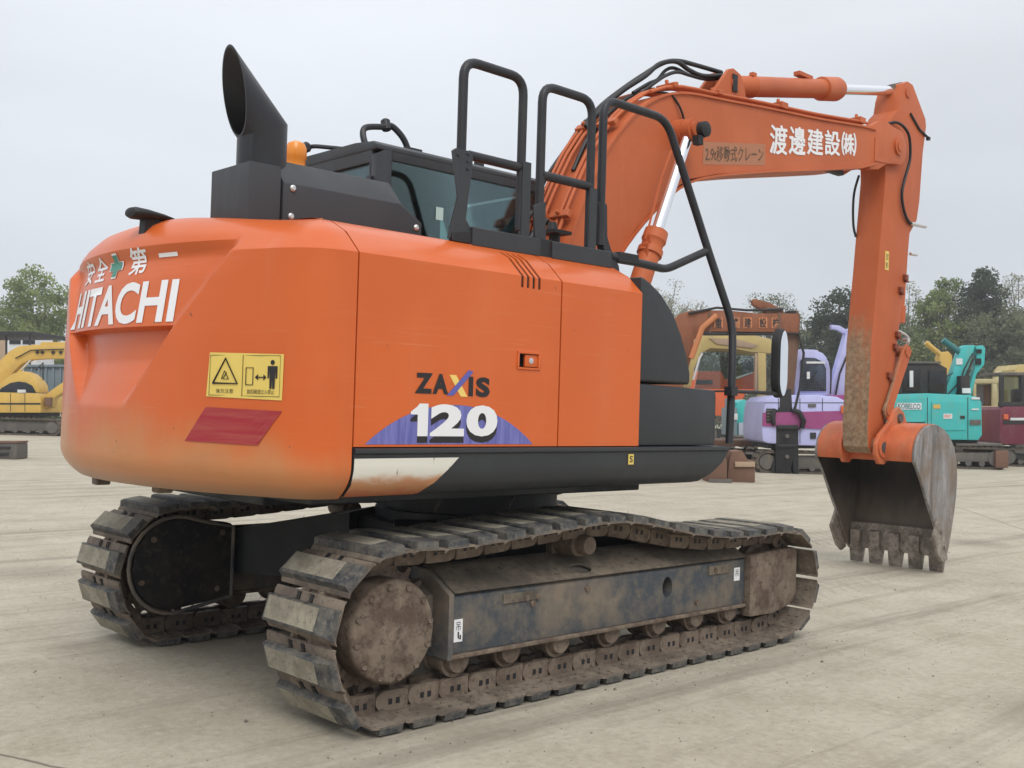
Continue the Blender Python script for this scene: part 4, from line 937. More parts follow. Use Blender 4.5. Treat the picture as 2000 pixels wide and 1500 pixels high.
hose([(.62, .13, 2.45), (.76, .19, 2.78), (.90, .17, 3.04), (1.06, .13, 3.28), (1.25, .12, 3.42)], .016)
hose([(.68, -.02, 2.62), (.80, -.02, 2.86), (.93, -.03, 3.08), (1.08, -.04, 3.26), (1.25, -.06, 3.42)], .015)
hose([(1.40, -.10, 3.50), (1.52, -.17, 3.50), (1.60, -.20, 3.42), (1.66, -.20, 3.32)], .008)
hose([(.30, .05, 2.05), (.38, .08, 2.35), (.50, .10, 2.56), (.62, .10, 2.60)], .020); hose([(.28, -.04, 2.05), (.36, -.02, 2.30), (.46, .0, 2.45), (.56, .0, 2.52)], .020)
# lettering on the boom
b = B(); b.prism([(1.955, 3.165), (2.74, 3.165), (2.74, 3.33), (1.955, 3.33)], 1, -.1815, -.1805)
def bl(x0, x1, z0, z1, y=-.1835, sl=.0): return lambda u, v: (x0+(x1-x0)*u, y, z0+(z1-z0)*v+sl*u)
b = B(); b.face([b.bm.verts.new(p) for p in ((1.895, -.1815, 3.085), (2.655, -.1815, 3.215), (2.655, -.1815, 3.375), (1.895, -.1815, 3.245))]); sp = b.obj('stencil_ground', 'sepiabg', BM, smooth=0)
text_obj('crane_lettering', '2.9t移動式クレーン', bl(1.92, 2.63, 3.110, 3.222, sl=.125), 'sepia', sp, bold=.006)
for i, ch in enumerate('渡邊建設㈱'):
    x = 2.715+.258*i
    for k_, (dx, dz) in enumerate(((0, 0), (.007, 0), (-.007, 0), (0, .004), (.004, -.004))):     # strokes thickened by overlaid cuts of the same letter
        text_obj('company_lettering', ch, bl(x+dx, x+.226+dx, 3.315+.045*i+dz, 3.535+.037*i+dz, y=-.1830-.0003*k_, sl=.03), 'white', BM)
b = B(); b.box((3.78, -.10, 3.375), (.22, .06, .04)); b.bevel(.006, 1); b.obj('valve_block', 'black', BM)
hose([(.80, .02, 2.88), (.93, .03, 3.10), (1.08, .03, 3.27), (1.26, .02, 3.43), (1.42, .0, 3.52)], .016)
hose([(.52, .16, 2.30), (.62, .21, 2.58), (.75, .215, 2.85), (.90, .20, 3.06), (1.05, .16, 3.28)], .012)
# ---- arm
AO = [(4.60, 3.45), (4.59, 3.62), (4.62, 3.90), (4.72, 4.04), (4.80, 4.10), (4.83, 4.22), (4.90, 4.36), (4.97, 4.395), (5.07, 4.385), (5.33, 4.125), (5.345, 4.06), (5.29, 3.80), (5.245, 3.35), (5.20, 3.17), (5.07, 3.03), (5.03, 2.73), (4.955, 2.35),
      (4.86, 1.95), (4.77, 1.60), (4.70, 1.28), (4.66, 1.10), (4.60, 1.045), (4.46, 1.045), (4.40, 1.10), (4.385, 1.30), (4.42, 2.0), (4.50, 2.60)]
b = B(); b.prism(AO, 1, -.122, .118); b.bevel(.010, 2, 50); ARM = b.obj('arm', 'arm', EX)
b = B()
for sy in (-1, 1): b.lathe((4.97, sy*.118, 4.29), (0, sy, 0), [(0, .045), (.015, .045), (.015, 0)], 16)
b.lathe((4.53, -.16, 1.11), (0, 1, 0), [(0, .075), (.32, .075)], 24); b.obj('arm_pin', 'arm', ARM)
b = B(); b.tube([(5.02, -.128, 4.11), (5.20, -.128, 4.00), (5.36, -.128, 3.96)], .012, 8); b.box((5.37, -.13, 3.95), (.03, .03, .03)); b.obj('grease_line', 'rail', ARM)
hose([(4.60, -.10, 3.93), (4.72, -.15, 3.965), (4.86, -.16, 3.94), (4.94, -.165, 3.86), (4.965, -.16, 3.68), (4.90, -.15, 3.50), (4.86, -.145, 3.36), (4.90, -.145, 3.22), (5.0, -.14, 3.13), (5.12, -.135, 3.115)], .013, ARM)
hose([(4.55, .105, 3.50), (4.525, .13, 3.36), (4.515, .135, 3.22), (4.52, .13, 3.05), (4.54, .115, 2.95)], .011, ARM)
b = B(); b.cyl((5.05, -.14, 3.115), (5.33, -.14, 3.125), .017, 10); b.cyl((5.05, -.14, 2.84), (5.17, -.14, 2.845), .014, 10); b.obj('pipe_stub', 'steel', ARM)
b = B(); b.box((4.655, -.1235, 2.735), (.065, .003, .165)); st = b.obj('arm_sticker', 'yellow', ARM)
text_obj('sticker_print', '注意', side(4.632, 4.678, 2.74, 2.80, -.1255), 'sepia', st, bold=.01); text_obj('sticker_print', '警告', side(4.632, 4.678, 2.67, 2.72, -.1255), 'sepia', st, bold=.01)
cl = B(); cl.box((0, 0, 0), (.055, .03, .05)); cl.box((.02, 0, -.035), (.045, .03, .018)); cl.bevel(.004, 1); c0 = cl.obj('pipe_bracket', plain('dark_rust_orange', (.20, .045, .02), .6), ARM)
for i, (x, z) in enumerate(((4.98, 2.62), (4.90, 2.50), (4.86, 2.10), (4.82, 1.99), (4.72, 1.73))): (c0 if i == 0 else inst(c0, ARM)).location = (x, -.137, z)
# bucket cylinder along the front of the arm
q0, q1, q2 = Vector((5.20, 0, 3.25)), Vector((5.09, 0, 2.20)), Vector((5.00, 0, 1.97)); d = (q1-q0).normalized()
b = B(); b.lathe(q0+Vector((.02, 0, .55)), (q1-q0-Vector((.02, 0, .55))), [(0, .04), (0, .062), (1.42, .062), (1.43, .075), (1.58, .075), (1.58, .04)], 24); BC = b.obj('bucket_cylinder', 'boom', EX)
b = B(); b.cyl(q1+Vector((.0, 0, .05)), q2, .034, 20); b.obj('piston_rod', 'chrome', BC)
# linkage
b = B()
for sy in (-1, 1):
    b.prism([(4.66, 1.33), (4.60, 1.42), (4.66, 1.50), (4.93, 1.97), (4.99, 2.02), (5.06, 1.99), (5.06, 1.92), (4.80, 1.50), (4.74, 1.36)], 1, sy*.130, sy*.160)
b.bevel(.006, 1); b.lathe((5.0, -.17, 1.955), (0, 1, 0), [(0, .05), (.34, .05)], 16); b.lathe((4.68, -.17, 1.42), (0, 1, 0), [(0, .048), (.34, .048)], 16); b.obj('tilt_link', 'arm', EX)
b = B(); b.prism([(4.94, 1.98), (5.06, 1.97), (4.87, 1.33), (4.75, 1.33)], 1, -.05, .05); b.bevel(.008, 1); b.obj('bucket_link', 'arm', EX)
b = B(); b.spline([(4.90, -.10, 2.14), (5.0, -.13, 2.11), (5.06, -.14, 2.07), (5.07, -.12, 2.02)], .012, 6); b.cyl((5.03, -.10, 2.06), (5.03, -.15, 2.06), .02, 8); b.obj('link_pipe', 'steel', EX)

# ---- bucket
BW = .47
outer = [(4.545, 1.00), (4.56, 1.12), (4.60, 1.20), (4.70, 1.265), (4.82, 1.298), (4.94, 1.298), (5.06, 1.265), (5.17, 1.205), (5.26, 1.12), (5.325, 1.00), (5.345, .85), (5.335, .68), (5.305, .53), (5.26, .38), (5.215, .26), (5.185, .19)]
b = B(); P = np.array(outer); T = np.gradient(P, axis=0); T /= np.hypot(T[:, 0], T[:, 1])[:, None]; I_ = P+np.c_[T[:, 1], -T[:, 0]]*.022
k0 = 7
def shell(b, a, c, mi_fn):
    for i in range(len(P)-1):
        va = [b.bm.verts.new((P[j][0], y, P[j][1])) for j in (i, i+1) for y in (-BW, BW)]; vb = [b.bm.verts.new((I_[j][0], y, I_[j][1])) for j in (i, i+1) for y in (-BW, BW)]
        b.face([va[0], va[1], va[3], va[2]]).material_index = 1 if i >= k0 else 0
        b.face([vb[2], vb[3], vb[1], vb[0]]).material_index = 2
    for j in (0, len(P)-1):
        b.face([b.bm.verts.new(q) for q in ((P[j][0], -BW, P[j][1]), (P[j][0], BW, P[j][1]), (I_[j][0], BW, I_[j][1]), (I_[j][0], -BW, I_[j][1]))])
shell(b, 0, 0, None); bmesh.ops.remove_doubles(b.bm, verts=b.bm.verts, dist=1e-5); BK = b.obj('bucket', ['bucket_orange', 'bucket', 'bucket_in'], EX, recalc=False, smooth=50)
# orange torque box behind the mouth edge
b = B(); b.prism([(4.545, .985), (4.53, 1.06), (4.545, 1.15), (4.60, 1.218), (4.70, 1.285), (4.82, 1.315), (4.96, 1.312), (5.0, 1.27), (4.9, 1.20), (4.68, 1.06), (4.60, .985)], 1, -BW+.022, BW-.022); b.bevel(.008, 2, 40); b.obj('torque_box', 'bucket_orange', BK)
so = [(4.54, .985), (4.535, 1.06), (4.56, 1.15), (4.62, 1.225), (4.70, 1.275), (4.82, 1.306), (4.94, 1.308), (5.06, 1.275), (5.18, 1.215), (5.28, 1.12), (5.338, 1.0), (5.358, .85), (5.345, .68), (5.312, .53), (5.268, .38), (5.22, .24), (5.17, .12), (5.10, .18), (5.02, .30), (4.925, .46), (4.80, .63), (4.69, .80), (4.60, .92)]
for sy in (-1, 1):
    b = B(); b.prism(so, 1, sy*(BW-.022), sy*(BW+.004)); b.bevel(.004, 1, 50)
    me_o = b.obj('side_plate', ['bucket', 'bucket_in', 'bucket_orange'], BK)
    for f in me_o.data.polygons:
        if f.normal.y*sy < -.8: f.material_index = 1
for sy in (-1, 1):
    b = B(); b.prism([(4.86, .34), (4.955, .50), (5.01, .42), (5.09, .28), (5.14, .13), (5.06, .10), (4.97, .16)], 1, sy*(BW+.004), sy*(BW+.034)); b.bevel(.006, 1)
    for x, z in ((4.99, .38), (5.06, .25)): b.cyl((x, sy*(BW+.034), z), (x, sy*(BW+.048), z), .02, 6)
    b.obj('side_cutter', 'teeth', BK)
# ears
for y in (-.175, .155):
    b = B(); b.prism([(4.41, 1.03), (4.41, 1.13), (4.47, 1.21), (4.64, 1.32), (4.71, 1.42), (4.80, 1.455), (4.89, 1.41), (4.95, 1.32), (5.10, 1.25), (5.0, 1.20), (4.72, 1.10), (4.63, .99), (4.56, .95), (4.47, .955)], 1, y-.018, y+.018); b.bevel(.006, 1)
    b.lathe((4.53, y-.03, 1.10), (0, 1, 0), [(0, .090), (.06, .090)], 24); b.obj('bucket_ear', 'bucket_orange', BK)
    b = B()
    for x, z, r in ((4.53, 1.10, .048), (4.81, 1.355, .040)): b.lathe((x, y-.036, z), (0, 1, 0), [(0, r*.6), (.0, r), (.072, r), (.072, r*.6)], 20)
    b.obj('bucket_pin', 'frame', BK)
# lip plate and five teeth
b = B(); b.prism([(5.17, .375), (5.20, .375), (5.225, .20), (5.205, .135), (5.165, .135), (5.155, .20)], 1, -BW+.02, BW-.02); b.bevel(.004, 1); b.obj('lip_plate', 'teeth', BK)
tb = B()
tb.prism([(5.12, .30), (5.17, .31), (5.19, .10), (5.165, .085), (5.125, .16)], 1, -.048, .048)
A = [tb.bm.verts.new(p) for p in ((5.125, -.058, .155), (5.125, .058, .155), (5.235, .058, .155), (5.235, -.058, .155))]
C_ = [tb.bm.verts.new(p) for p in ((5.165, -.064, .0), (5.165, .064, .0), (5.182, .064, .0), (5.182, -.064, .0))]
tb.face(A); tb.face(C_[::-1])
for i in range(4): tb.face([A[i], A[(i+1) % 4], C_[(i+1) % 4], C_[i]])
tb.bevel(.005, 1); t0 = tb.obj('tooth', 'teeth', BK)
for i, y in enumerate(np.linspace(-.385, .385, 5)): (t0 if i == 0 else inst(t0, BK)).location = (0, y, 0.004)
BG = [
 (('yellow_excavator', 'yellow excavator with arched cover and raised boom parked far left behind the counterweight', 'excavator', None, [8.24, 30.94]), [
  ('track', 'crawler_track', [(-2.781, 0.0), (0.967, 0.552)], 0, 0.5, 'bgtrack', 0, None),
  ('track', 'crawler_track', [(-3.572, 0.0), (0.34, 0.517)], 1.5, 2.0, 'bgtrack', 0, None),
  ('prism', 'track_frame', [(-2.498, 0.395), (0.628, 0.487), (0.641, 0.158), (-2.484, 0.066)], 0.1, 0.4, 'bgsteel', 0.02, None),
  ('prism', 'house', [(-2.732, 0.652), (-2.758, 1.274), (-0.959, 1.36), (0.253, 1.363), (0.343, 1.169), (0.359, 0.744)], -0.1, 1.9, 'bgyellow', 0.02, None),
  ('prism', 'arch_cover', [(0.263, 1.38), (0.221, 1.625), (0.082, 1.818), (-0.121, 1.976), (-0.354, 2.051), (-0.613, 1.962), (-0.868, 1.757), (-0.994, 1.622), (-1.311, 1.35)], -0.05, 0.7, 'bgyellow', 0.02, None),
  ('prism', 'arch_window', [(0.187, 1.377), (0.047, 1.603), (-0.153, 1.695), (-0.384, 1.721), (-0.644, 1.664), (-0.9, 1.509), (-1.057, 1.357)], -0.1, -0.06, 'bgglassdark', 0.005, None),
  ('prism', 'notice', [(-0.397, 1.458), (-0.135, 1.466), (-0.131, 1.368), (-0.393, 1.36)], -0.12, -0.105, 'bgwhite', 0, None),
  ('prism', 'house_stripe', [(-2.737, 0.963), (0.354, 1.055), (0.356, 1.005), (-2.735, 0.914)], -0.115, -0.1, 'bgdark', 0, None),
  ('prism', 'boom', [(-2.378, 0.927), (-1.905, 1.698), (-1.429, 2.402), (-1.139, 2.714), (-0.843, 2.891), (-0.274, 2.958), (0.736, 2.955), (0.753, 2.534), (-0.02, 2.494), (-0.455, 2.448), (-0.752, 2.287), (-1.074, 1.924), (-1.467, 1.257), (-1.784, 0.777)], 0.8, 1.15, 'bgyellow', 0.02, None),
  ('prism', 'arm', [(-0.161, 2.965), (-0.131, 3.05), (1.048, 3.085), (2.24, 2.749), (2.247, 2.581), (1.056, 2.883), (0.381, 2.896)], 0.85, 1.1, 'bgyellow', 0.02, None),
  ('cyl', 'boom_boss', [(-0.203, 0.74, 2.705), (-0.203, 0.8, 2.705)], 0.053, 0, 'bgdark', 0, None),
  ('cyl', 'boom_boss', [(-0.036, 0.74, 2.71), (-0.036, 0.8, 2.71)], 0.053, 0, 'bgdark', 0, None),
  ('cyl', 'boom_boss', [(0.317, 0.74, 2.72), (0.317, 0.8, 2.72)], 0.053, 0, 'bgdark', 0, None),
  ('cyl', 'boom_boss', [(0.568, 0.74, 2.728), (0.568, 0.8, 2.728)], 0.053, 0, 'bgdark', 0, None),
  ('tube', 'lift_cylinder', [(-1.334, 0.7, 1.209), (-0.666, 0.7, 2.118)], 0.055, 0, 'bgyellow', 0, None),
  ('tube', 'cylinder_rod', [(-0.666, 0.7, 2.118), (-0.386, 0.72, 2.446)], 0.03, 0, 'bgchrome', 0, None),
  ('prism', 'dozer_arm', [(0.274, 0.839), (0.291, 1.252), (0.546, 1.475), (0.948, 1.768), (1.196, 1.775), (1.202, 1.61), (0.623, 1.213), (0.568, 0.93)], 0.2, 0.6, 'bgyellow', 0.02, None),
  ('prism', 'panel_seam', [(-0.626, 1.337), (-0.61, 1.337), (-0.586, 0.748), (-0.602, 0.748)], -0.11, -0.101, 'bgdark', 0, None),
  ('prism', 'panel_seam', [(-0.168, 1.35), (-0.152, 1.351), (-0.128, 0.762), (-0.145, 0.761)], -0.11, -0.101, 'bgdark', 0, None),
  ('tube', 'hose', [(-0.905, 0.75, 2.483), (-0.412, 0.75, 2.766), (0.678, 0.75, 2.832)], 0.02, 0, 'bgdark', 0, None),
  ('prism', 'skirt', [(-2.509, 0.658), (0.19, 0.738), (0.195, 0.606), (-2.503, 0.526)], 0.1, 1.8, 'bgdark', 0.02, None),  # dark block added as the shade below the house
  ('tube', 'handrail', [(-0.151, 0.6, 2.096), (0.072, 0.6, 2.371), (0.112, 0.6, 1.368)], 0.02, 0, 'bgdark', 0, None),
  ('prism', 'tail_box', [(0.411, 1.237), (0.608, 1.243), (0.62, 0.948), (0.423, 0.942)], 0.0, 0.2, 'bgrust', 0.02, None),
 ]),
 (('tipper_body', 'grey blue steel tipper body standing behind the yellow excavator', 'tipper body', None, [11.52, 38.15]), [
  ('prism', 'side_wall', [(-1.185, 2.389), (0.934, 2.452), (0.991, 0.972), (-0.807, 0.919)], 0, 2.2, 'bgblue', 0.02, None),
  ('prism', 'stake', [(-0.828, 2.356), (-0.768, 2.358), (-0.713, 0.961), (-0.773, 0.96)], -0.08, -0.005, 'bgblue', 0.02, None),
  ('prism', 'stake', [(-0.549, 2.365), (-0.489, 2.366), (-0.434, 0.97), (-0.494, 0.968)], -0.08, -0.005, 'bgblue', 0.02, None),
  ('prism', 'stake', [(-0.269, 2.373), (-0.209, 2.375), (-0.155, 0.978), (-0.214, 0.976)], -0.08, -0.005, 'bgblue', 0.02, None),
  ('prism', 'stake', [(0.01, 2.381), (0.07, 2.383), (0.125, 0.986), (0.065, 0.985)], -0.08, -0.005, 'bgblue', 0.02, None),
  ('prism', 'stake', [(0.289, 2.389), (0.349, 2.391), (0.404, 0.995), (0.344, 0.993)], -0.08, -0.005, 'bgblue', 0.02, None),
  ('prism', 'stake', [(0.569, 2.398), (0.629, 2.399), (0.683, 1.003), (0.623, 1.001)], -0.08, -0.005, 'bgblue', 0.02, None),
  ('prism', 'top_rail', [(-1.183, 2.465), (1.011, 2.53), (1.015, 2.43), (-1.179, 2.365)], -0.1, 0.05, 'bgblue', 0.02, None),
  ('prism', 'chassis', [(-0.895, 0.877), (0.912, 0.93), (0.918, 0.77), (-0.888, 0.716)], 0.2, 2, 'bgdark', 0.02, None),
  ('cyl', 'wheel', [(-0.539, 0.1, 0.607), (-0.539, 0.5, 0.607)], 0.24, 0, 'bgdark', 0, None),
  ('cyl', 'wheel', [(0.563, 0.1, 0.639), (0.563, 0.5, 0.639)], 0.24, 0, 'bgdark', 0, None),
 ]),
 (('canopy', 'flat black roof of an open shelter at the far left edge', 'canopy', None, [13.29, 47.46]), [
  ('prism', 'roof', [(-3.718, 4.116), (0.617, 4.245), (0.623, 4.078), (-3.711, 3.949)], 0, 4, 'bgdark', 0.01, None),
  ('prism', 'post', [(-3.341, 3.997), (-3.269, 3.999), (-3.132, 0.677), (-3.203, 0.675)], 0.2, 0.3, 'bgdark', 0.02, None),
  ('prism', 'post', [(-1.906, 4.04), (-1.834, 4.042), (-1.699, 0.719), (-1.771, 0.717)], 0.2, 0.3, 'bgdark', 0.02, None),
  ('prism', 'post', [(-0.711, 4.076), (-0.639, 4.078), (-0.506, 0.755), (-0.577, 0.753)], 0.2, 0.3, 'bgdark', 0.02, None),
  ('prism', 'post', [(0.389, 4.108), (0.461, 4.11), (0.593, 0.787), (0.521, 0.785)], 0.2, 0.3, 'bgdark', 0.02, None),
 ]),
 (('white_truck', 'white truck with grey windows parked under the black shelter', 'truck', None, [15.68, 53.45]), [
  ('prism', 'cab', [(-0.89, 0.739), (-1.016, 3.885), (-0.819, 4.319), (0.514, 4.358), (0.638, 3.934), (0.762, 0.788)], 0, 2, 'bgwhite', 0.02, None),
  ('prism', 'window', [(-0.848, 4.155), (-0.261, 4.172), (-0.251, 3.906), (-0.837, 3.888)], -0.04, -0.01, 'bgglassdark', 0.005, None),
  ('prism', 'window', [(-0.155, 4.176), (0.485, 4.195), (0.495, 3.928), (-0.144, 3.909)], -0.04, -0.01, 'bgglassdark', 0.005, None),
  ('prism', 'cargo_box', [(-4.013, 4.063), (-1.08, 4.151), (-0.953, 1.004), (-3.883, 0.917)], 0, 2.2, 'bgtan', 0.02, None),
  ('prism', 'chassis', [(-3.988, 0.915), (0.663, 1.053), (0.674, 0.786), (-3.977, 0.648)], 0.2, 1.9, 'bgdark', 0.02, None),
  ('cyl', 'wheel', [(-3.124, 0.1, 0.673), (-3.124, 0.5, 0.673)], 0.24, 0, 'bgdark', 0, None),
  ('cyl', 'wheel', [(-1.79, 0.1, 0.713), (-1.79, 0.5, 0.713)], 0.24, 0, 'bgdark', 0, None),
  ('cyl', 'wheel', [(0.077, 0.1, 0.768), (0.077, 0.5, 0.768)], 0.24, 0, 'bgdark', 0, None),
 ]),
 (('steel_block', 'dark grey steel block lying on the yard at the far left edge', 'steel block', None, [3.29, 18.15]), [
  ('prism', 'plate', [(-0.684, -0.031), (-0.699, 0.321), (0.234, 0.348), (0.267, 0.308), (0.278, 0.008)], 0, 0.5, 'bgsteel', 0.015, None),
  ('prism', 'slot', [(-0.577, 0.242), (0.147, 0.264), (0.149, 0.222), (-0.575, 0.201)], -0.03, 0.01, 'bgdark', 0.004, None),
  ('prism', 'slot', [(-0.468, 0.121), (0.111, 0.139), (0.114, 0.077), (-0.466, 0.059)], -0.03, 0.01, 'bgdark', 0.004, None),
  ('prism', 'edge_strip', [(-0.689, 0.342), (0.273, 0.371), (0.275, 0.334), (-0.688, 0.306)], -0.02, 0.5, 'bgrust', 0.004, None),
 ]),
 (('demolition_excavator', 'old rusty orange excavator with level boom and black crusher hanging down', 'excavator', None, [16.11, 9.4]), [
  ('track', 'crawler_track', [(-4.463, 0.0), (-1.113, 0.345)], 0, 0.5, 'bgtrack', 0, None),
  ('track', 'crawler_track', [(-4.414, 0.0), (-0.801, 0.266)], 1.9, 2.4, 'bgtrack', 0, None),
  ('prism', 'house', [(-4.356, 0.501), (-4.406, 2.244), (-4.183, 2.481), (-2.346, 2.535), (-2.11, 2.312), (-2.063, 0.569)], -0.1, 2.3, 'bgorange', 0.02, None),
  ('prism', 'cab', [(-4.059, 2.47), (-4.062, 3.364), (-3.972, 3.471), (-3.045, 3.499), (-2.926, 3.386), (-2.832, 2.507)], 0.1, 1.1, 'bgrustorange', 0.02, None),
  ('prism', 'cab_window', [(-3.97, 3.328), (-3.045, 3.356), (-3.025, 2.638), (-3.949, 2.611)], 0.06, 0.1, 'bgglassdark', 0.01, None),
  ('prism', 'side_door', [(-4.174, 2.135), (-3.257, 2.162), (-3.219, 0.788), (-4.135, 0.761)], -0.13, -0.1, 'bgorange', 0.02, None),
  ('prism', 'side_door', [(-3.166, 2.165), (-2.226, 2.193), (-2.189, 0.818), (-3.127, 0.791)], -0.13, -0.1, 'bgorange', 0.02, None),
  ('prism', 'counterweight', [(-4.506, 1.782), (-4.322, 1.788), (-4.286, 0.547), (-4.47, 0.542)], -0.05, 2.2, 'bgrust', 0.02, None),
  ('prism', 'boom', [(-2.181, 0.673), (-1.694, 2.601), (-1.474, 3.326), (-1.231, 3.645), (-0.946, 3.75), (-0.108, 3.775), (0.612, 3.724), (1.21, 3.742), (1.521, 3.751), (1.596, 3.633), (1.58, 3.297), (0.862, 3.288), (-0.096, 3.271), (-0.67, 3.254), (-0.857, 3.057), (-0.917, 2.624), (-1.024, 2.142), (-1.464, 0.694)], 0.9, 1.25, 'bgrustorange', 0.02, None),
  ('prism', 'boom_edge', [(-0.677, 3.227), (1.57, 3.294), (1.57, 3.258), (-0.676, 3.191)], 0.86, 1.29, 'bgdark', 0.005, None),
  ('prism', 'marking_ground', [(-0.406, 3.597), (-0.203, 3.603), (-0.197, 3.351), (-0.4, 3.345)], 0.885, 0.895, 'bgorange', 0, None),
  ('text', 'marking', [(-0.383, 3.357), (-0.221, 3.59)], '重', 0.88, 'bgdark', 0, None),
  ('prism', 'marking_ground', [(-0.011, 3.608), (0.192, 3.614), (0.198, 3.363), (-0.005, 3.357)], 0.885, 0.895, 'bgorange', 0, None),
  ('text', 'marking', [(0.011, 3.369), (0.173, 3.601)], '機', 0.88, 'bgdark', 0, None),
  ('prism', 'marking_ground', [(0.276, 3.617), (0.479, 3.623), (0.485, 3.371), (0.282, 3.365)], 0.885, 0.895, 'bgorange', 0, None),
  ('text', 'marking', [(0.298, 3.377), (0.46, 3.61)], '建', 0.88, 'bgdark', 0, None),
  ('prism', 'marking_ground', [(0.635, 3.628), (0.838, 3.634), (0.844, 3.382), (0.641, 3.376)], 0.885, 0.895, 'bgorange', 0, None),
  ('text', 'marking', [(0.657, 3.388), (0.819, 3.621)], '設', 0.88, 'bgdark', 0, None),
  ('prism', 'marking_ground', [(0.934, 3.636), (1.137, 3.643), (1.143, 3.391), (0.94, 3.385)], 0.885, 0.895, 'bgorange', 0, None),
  ('text', 'marking', [(0.956, 3.397), (1.118, 3.63)], '株', 0.88, 'bgdark', 0, None),
  ('tube', 'boom_cylinder', [(-0.934, 0.8, 2.619), (-0.69, 0.8, 3.342), (-0.364, 0.8, 3.639)], 0.07, 0, 'bgorange', 0, None),
  ('tube', 'hose', [(-1.013, 0.85, 3.671), (-0.349, 0.9, 3.828), (0.37, 0.9, 3.789), (1.208, 0.9, 3.838)], 0.03, 0, 'bgdark', 0, None),
  ('tube', 'hose', [(1.543, 0.95, 3.42), (1.711, 0.9, 2.822), (1.635, 0.9, 1.981), (1.527, 0.9, 1.5)], 0.03, 0, 'bgdark', 0, None),
  ('prism', 'weld_plate', [(-0.542, 3.712), (-0.482, 3.714), (-0.47, 3.247), (-0.53, 3.245)], 0.88, 0.9, 'bgrust', 0.01, None),
  ('prism', 'weld_plate', [(-0.087, 3.726), (-0.027, 3.727), (-0.016, 3.26), (-0.075, 3.259)], 0.88, 0.9, 'bgrust', 0.01, None),
  ('prism', 'weld_plate', [(1.085, 3.76), (1.145, 3.762), (1.156, 3.295), (1.096, 3.293)], 0.88, 0.9, 'bgrust', 0.01, None),
  ('prism', 'arm_side_plate', [(1.254, 3.653), (1.565, 3.711), (1.598, 3.327), (1.287, 3.293)], 0.97, 1.0, 'bgrust', 0.01, None),
  ('cyl', 'arm_pin', [(1.416, 0.93, 3.486), (1.416, 0.97, 3.486)], 0.058, 0, 'bgdark', 0, None),
  ('tube', 'arm_cylinder', [(0.894, 1.1, 3.92), (0.665, 1.1, 3.405)], 0.06, 0, 'bgrust', 0, None),
  ('prism', 'arm', [(1.222, 3.293), (1.283, 3.753), (1.57, 3.834), (1.645, 3.716), (1.631, 3.306), (1.579, 2.462), (1.503, 1.619), (1.287, 1.612), (1.267, 2.453)], 1.0, 1.22, 'bgrust', 0.02, None),
  ('prism', 'arm_end', [(0.483, 4.03), (0.554, 4.081), (0.929, 3.983), (1.233, 3.848), (1.235, 3.752), (0.874, 3.765), (0.533, 3.923)], 1.0, 1.2, 'bgrustorange', 0.02, None),
  ('prism', 'cylinder_mount', [(0.765, 3.805), (0.859, 3.88), (1.195, 3.89), (1.272, 3.7), (0.84, 3.687)], 0.95, 1.25, 'bgrust', 0.02, None),
  ('prism', 'arm_boss', [(1.328, 3.817), (1.52, 3.823), (1.521, 3.751), (1.33, 3.746)], 0.9, 1.3, 'bgdark', 0.02, None),
  ('tube', 'crusher_hose', [(1.061, 0.85, 1.486), (0.981, 0.8, 1.341), (1.046, 0.85, 1.128)], 0.05, 0, 'bgblack', 0, None),
  ('tube', 'crusher_hose', [(1.466, 0.85, 1.498), (1.622, 0.8, 1.431), (1.721, 0.8, 1.244), (1.691, 0.85, 1.075)], 0.06, 0, 'bgblack', 0, None),
  ('prism', 'crusher_claw', [(1.091, 0.29), (1.023, 0.109), (1.076, -0.104), (1.146, -0.043), (1.164, 0.233)], 0.95, 1.3, 'bgblack', 0.02, None),
  ('prism', 'crusher_claw', [(1.569, 0.305), (1.67, 0.092), (1.699, -0.122), (1.626, -0.076), (1.524, 0.184)], 0.95, 1.3, 'bgblack', 0.02, None),
  ('prism', 'crusher', [(1.181, 1.968), (1.444, 1.976), (1.479, 1.498), (1.624, 1.431), (1.703, 1.147), (1.635, 1.001), (1.658, 0.011), (1.565, -0.099), (1.508, 0.305), (1.468, -0.006), (1.373, -0.057), (1.276, 0.036), (1.207, -0.085), (1.121, 0.008), (1.106, 1.129), (1.051, 1.414), (1.168, 1.537)], 0.9, 1.4, 'bgblack', 0.02, None),
  ('prism', 'crusher_jaw', [(1.11, 1.13), (1.61, 1.145), (1.612, 1.05), (1.112, 1.035)], 0.82, 0.9, 'bgdark', 0.02, None),
  ('cyl', 'crusher_pin', [(1.349, 0.8, 0.876), (1.349, 0.9, 0.876)], 0.046, 0, 'bgsteel', 0, None),
  ('cyl', 'crusher_pin', [(1.361, 0.8, 0.401), (1.361, 0.9, 0.401)], 0.046, 0, 'bgsteel', 0, None),
  ('prism', 'crusher_plate', [(1.15, 0.678), (1.602, 0.692), (1.604, 0.62), (1.151, 0.607)], 0.84, 0.9, 'bgdark', 0.02, None),
  ('cyl', 'arm_knob', [(1.605, 0.9, 3.274), (1.605, 1.3, 3.274)], 0.035, 0, 'bgdark', 0, None),
 ]),
 (('rusty_dozer_blade', 'rusty brown dozer blade and bucket lying beside the sill of the big excavator', 'dozer blade', None, [13.76, 7.76]), [
  ('prism', 'blade', [(-0.577, -0.058), (-0.542, 0.524), (-0.445, 0.667), (-0.324, 0.631), (-0.239, 0.433), (-0.226, -0.048)], -0.3, 0.5, 'bgrust', 0.01, None),
  ('prism', 'back_plate', [(-0.167, -0.027), (-0.136, 0.37), (-0.081, 0.606), (0.122, 0.632), (0.249, 0.433), (0.382, 0.436), (0.392, 0.01)], 0, 0.6, 'bgrust', 0.015, None),
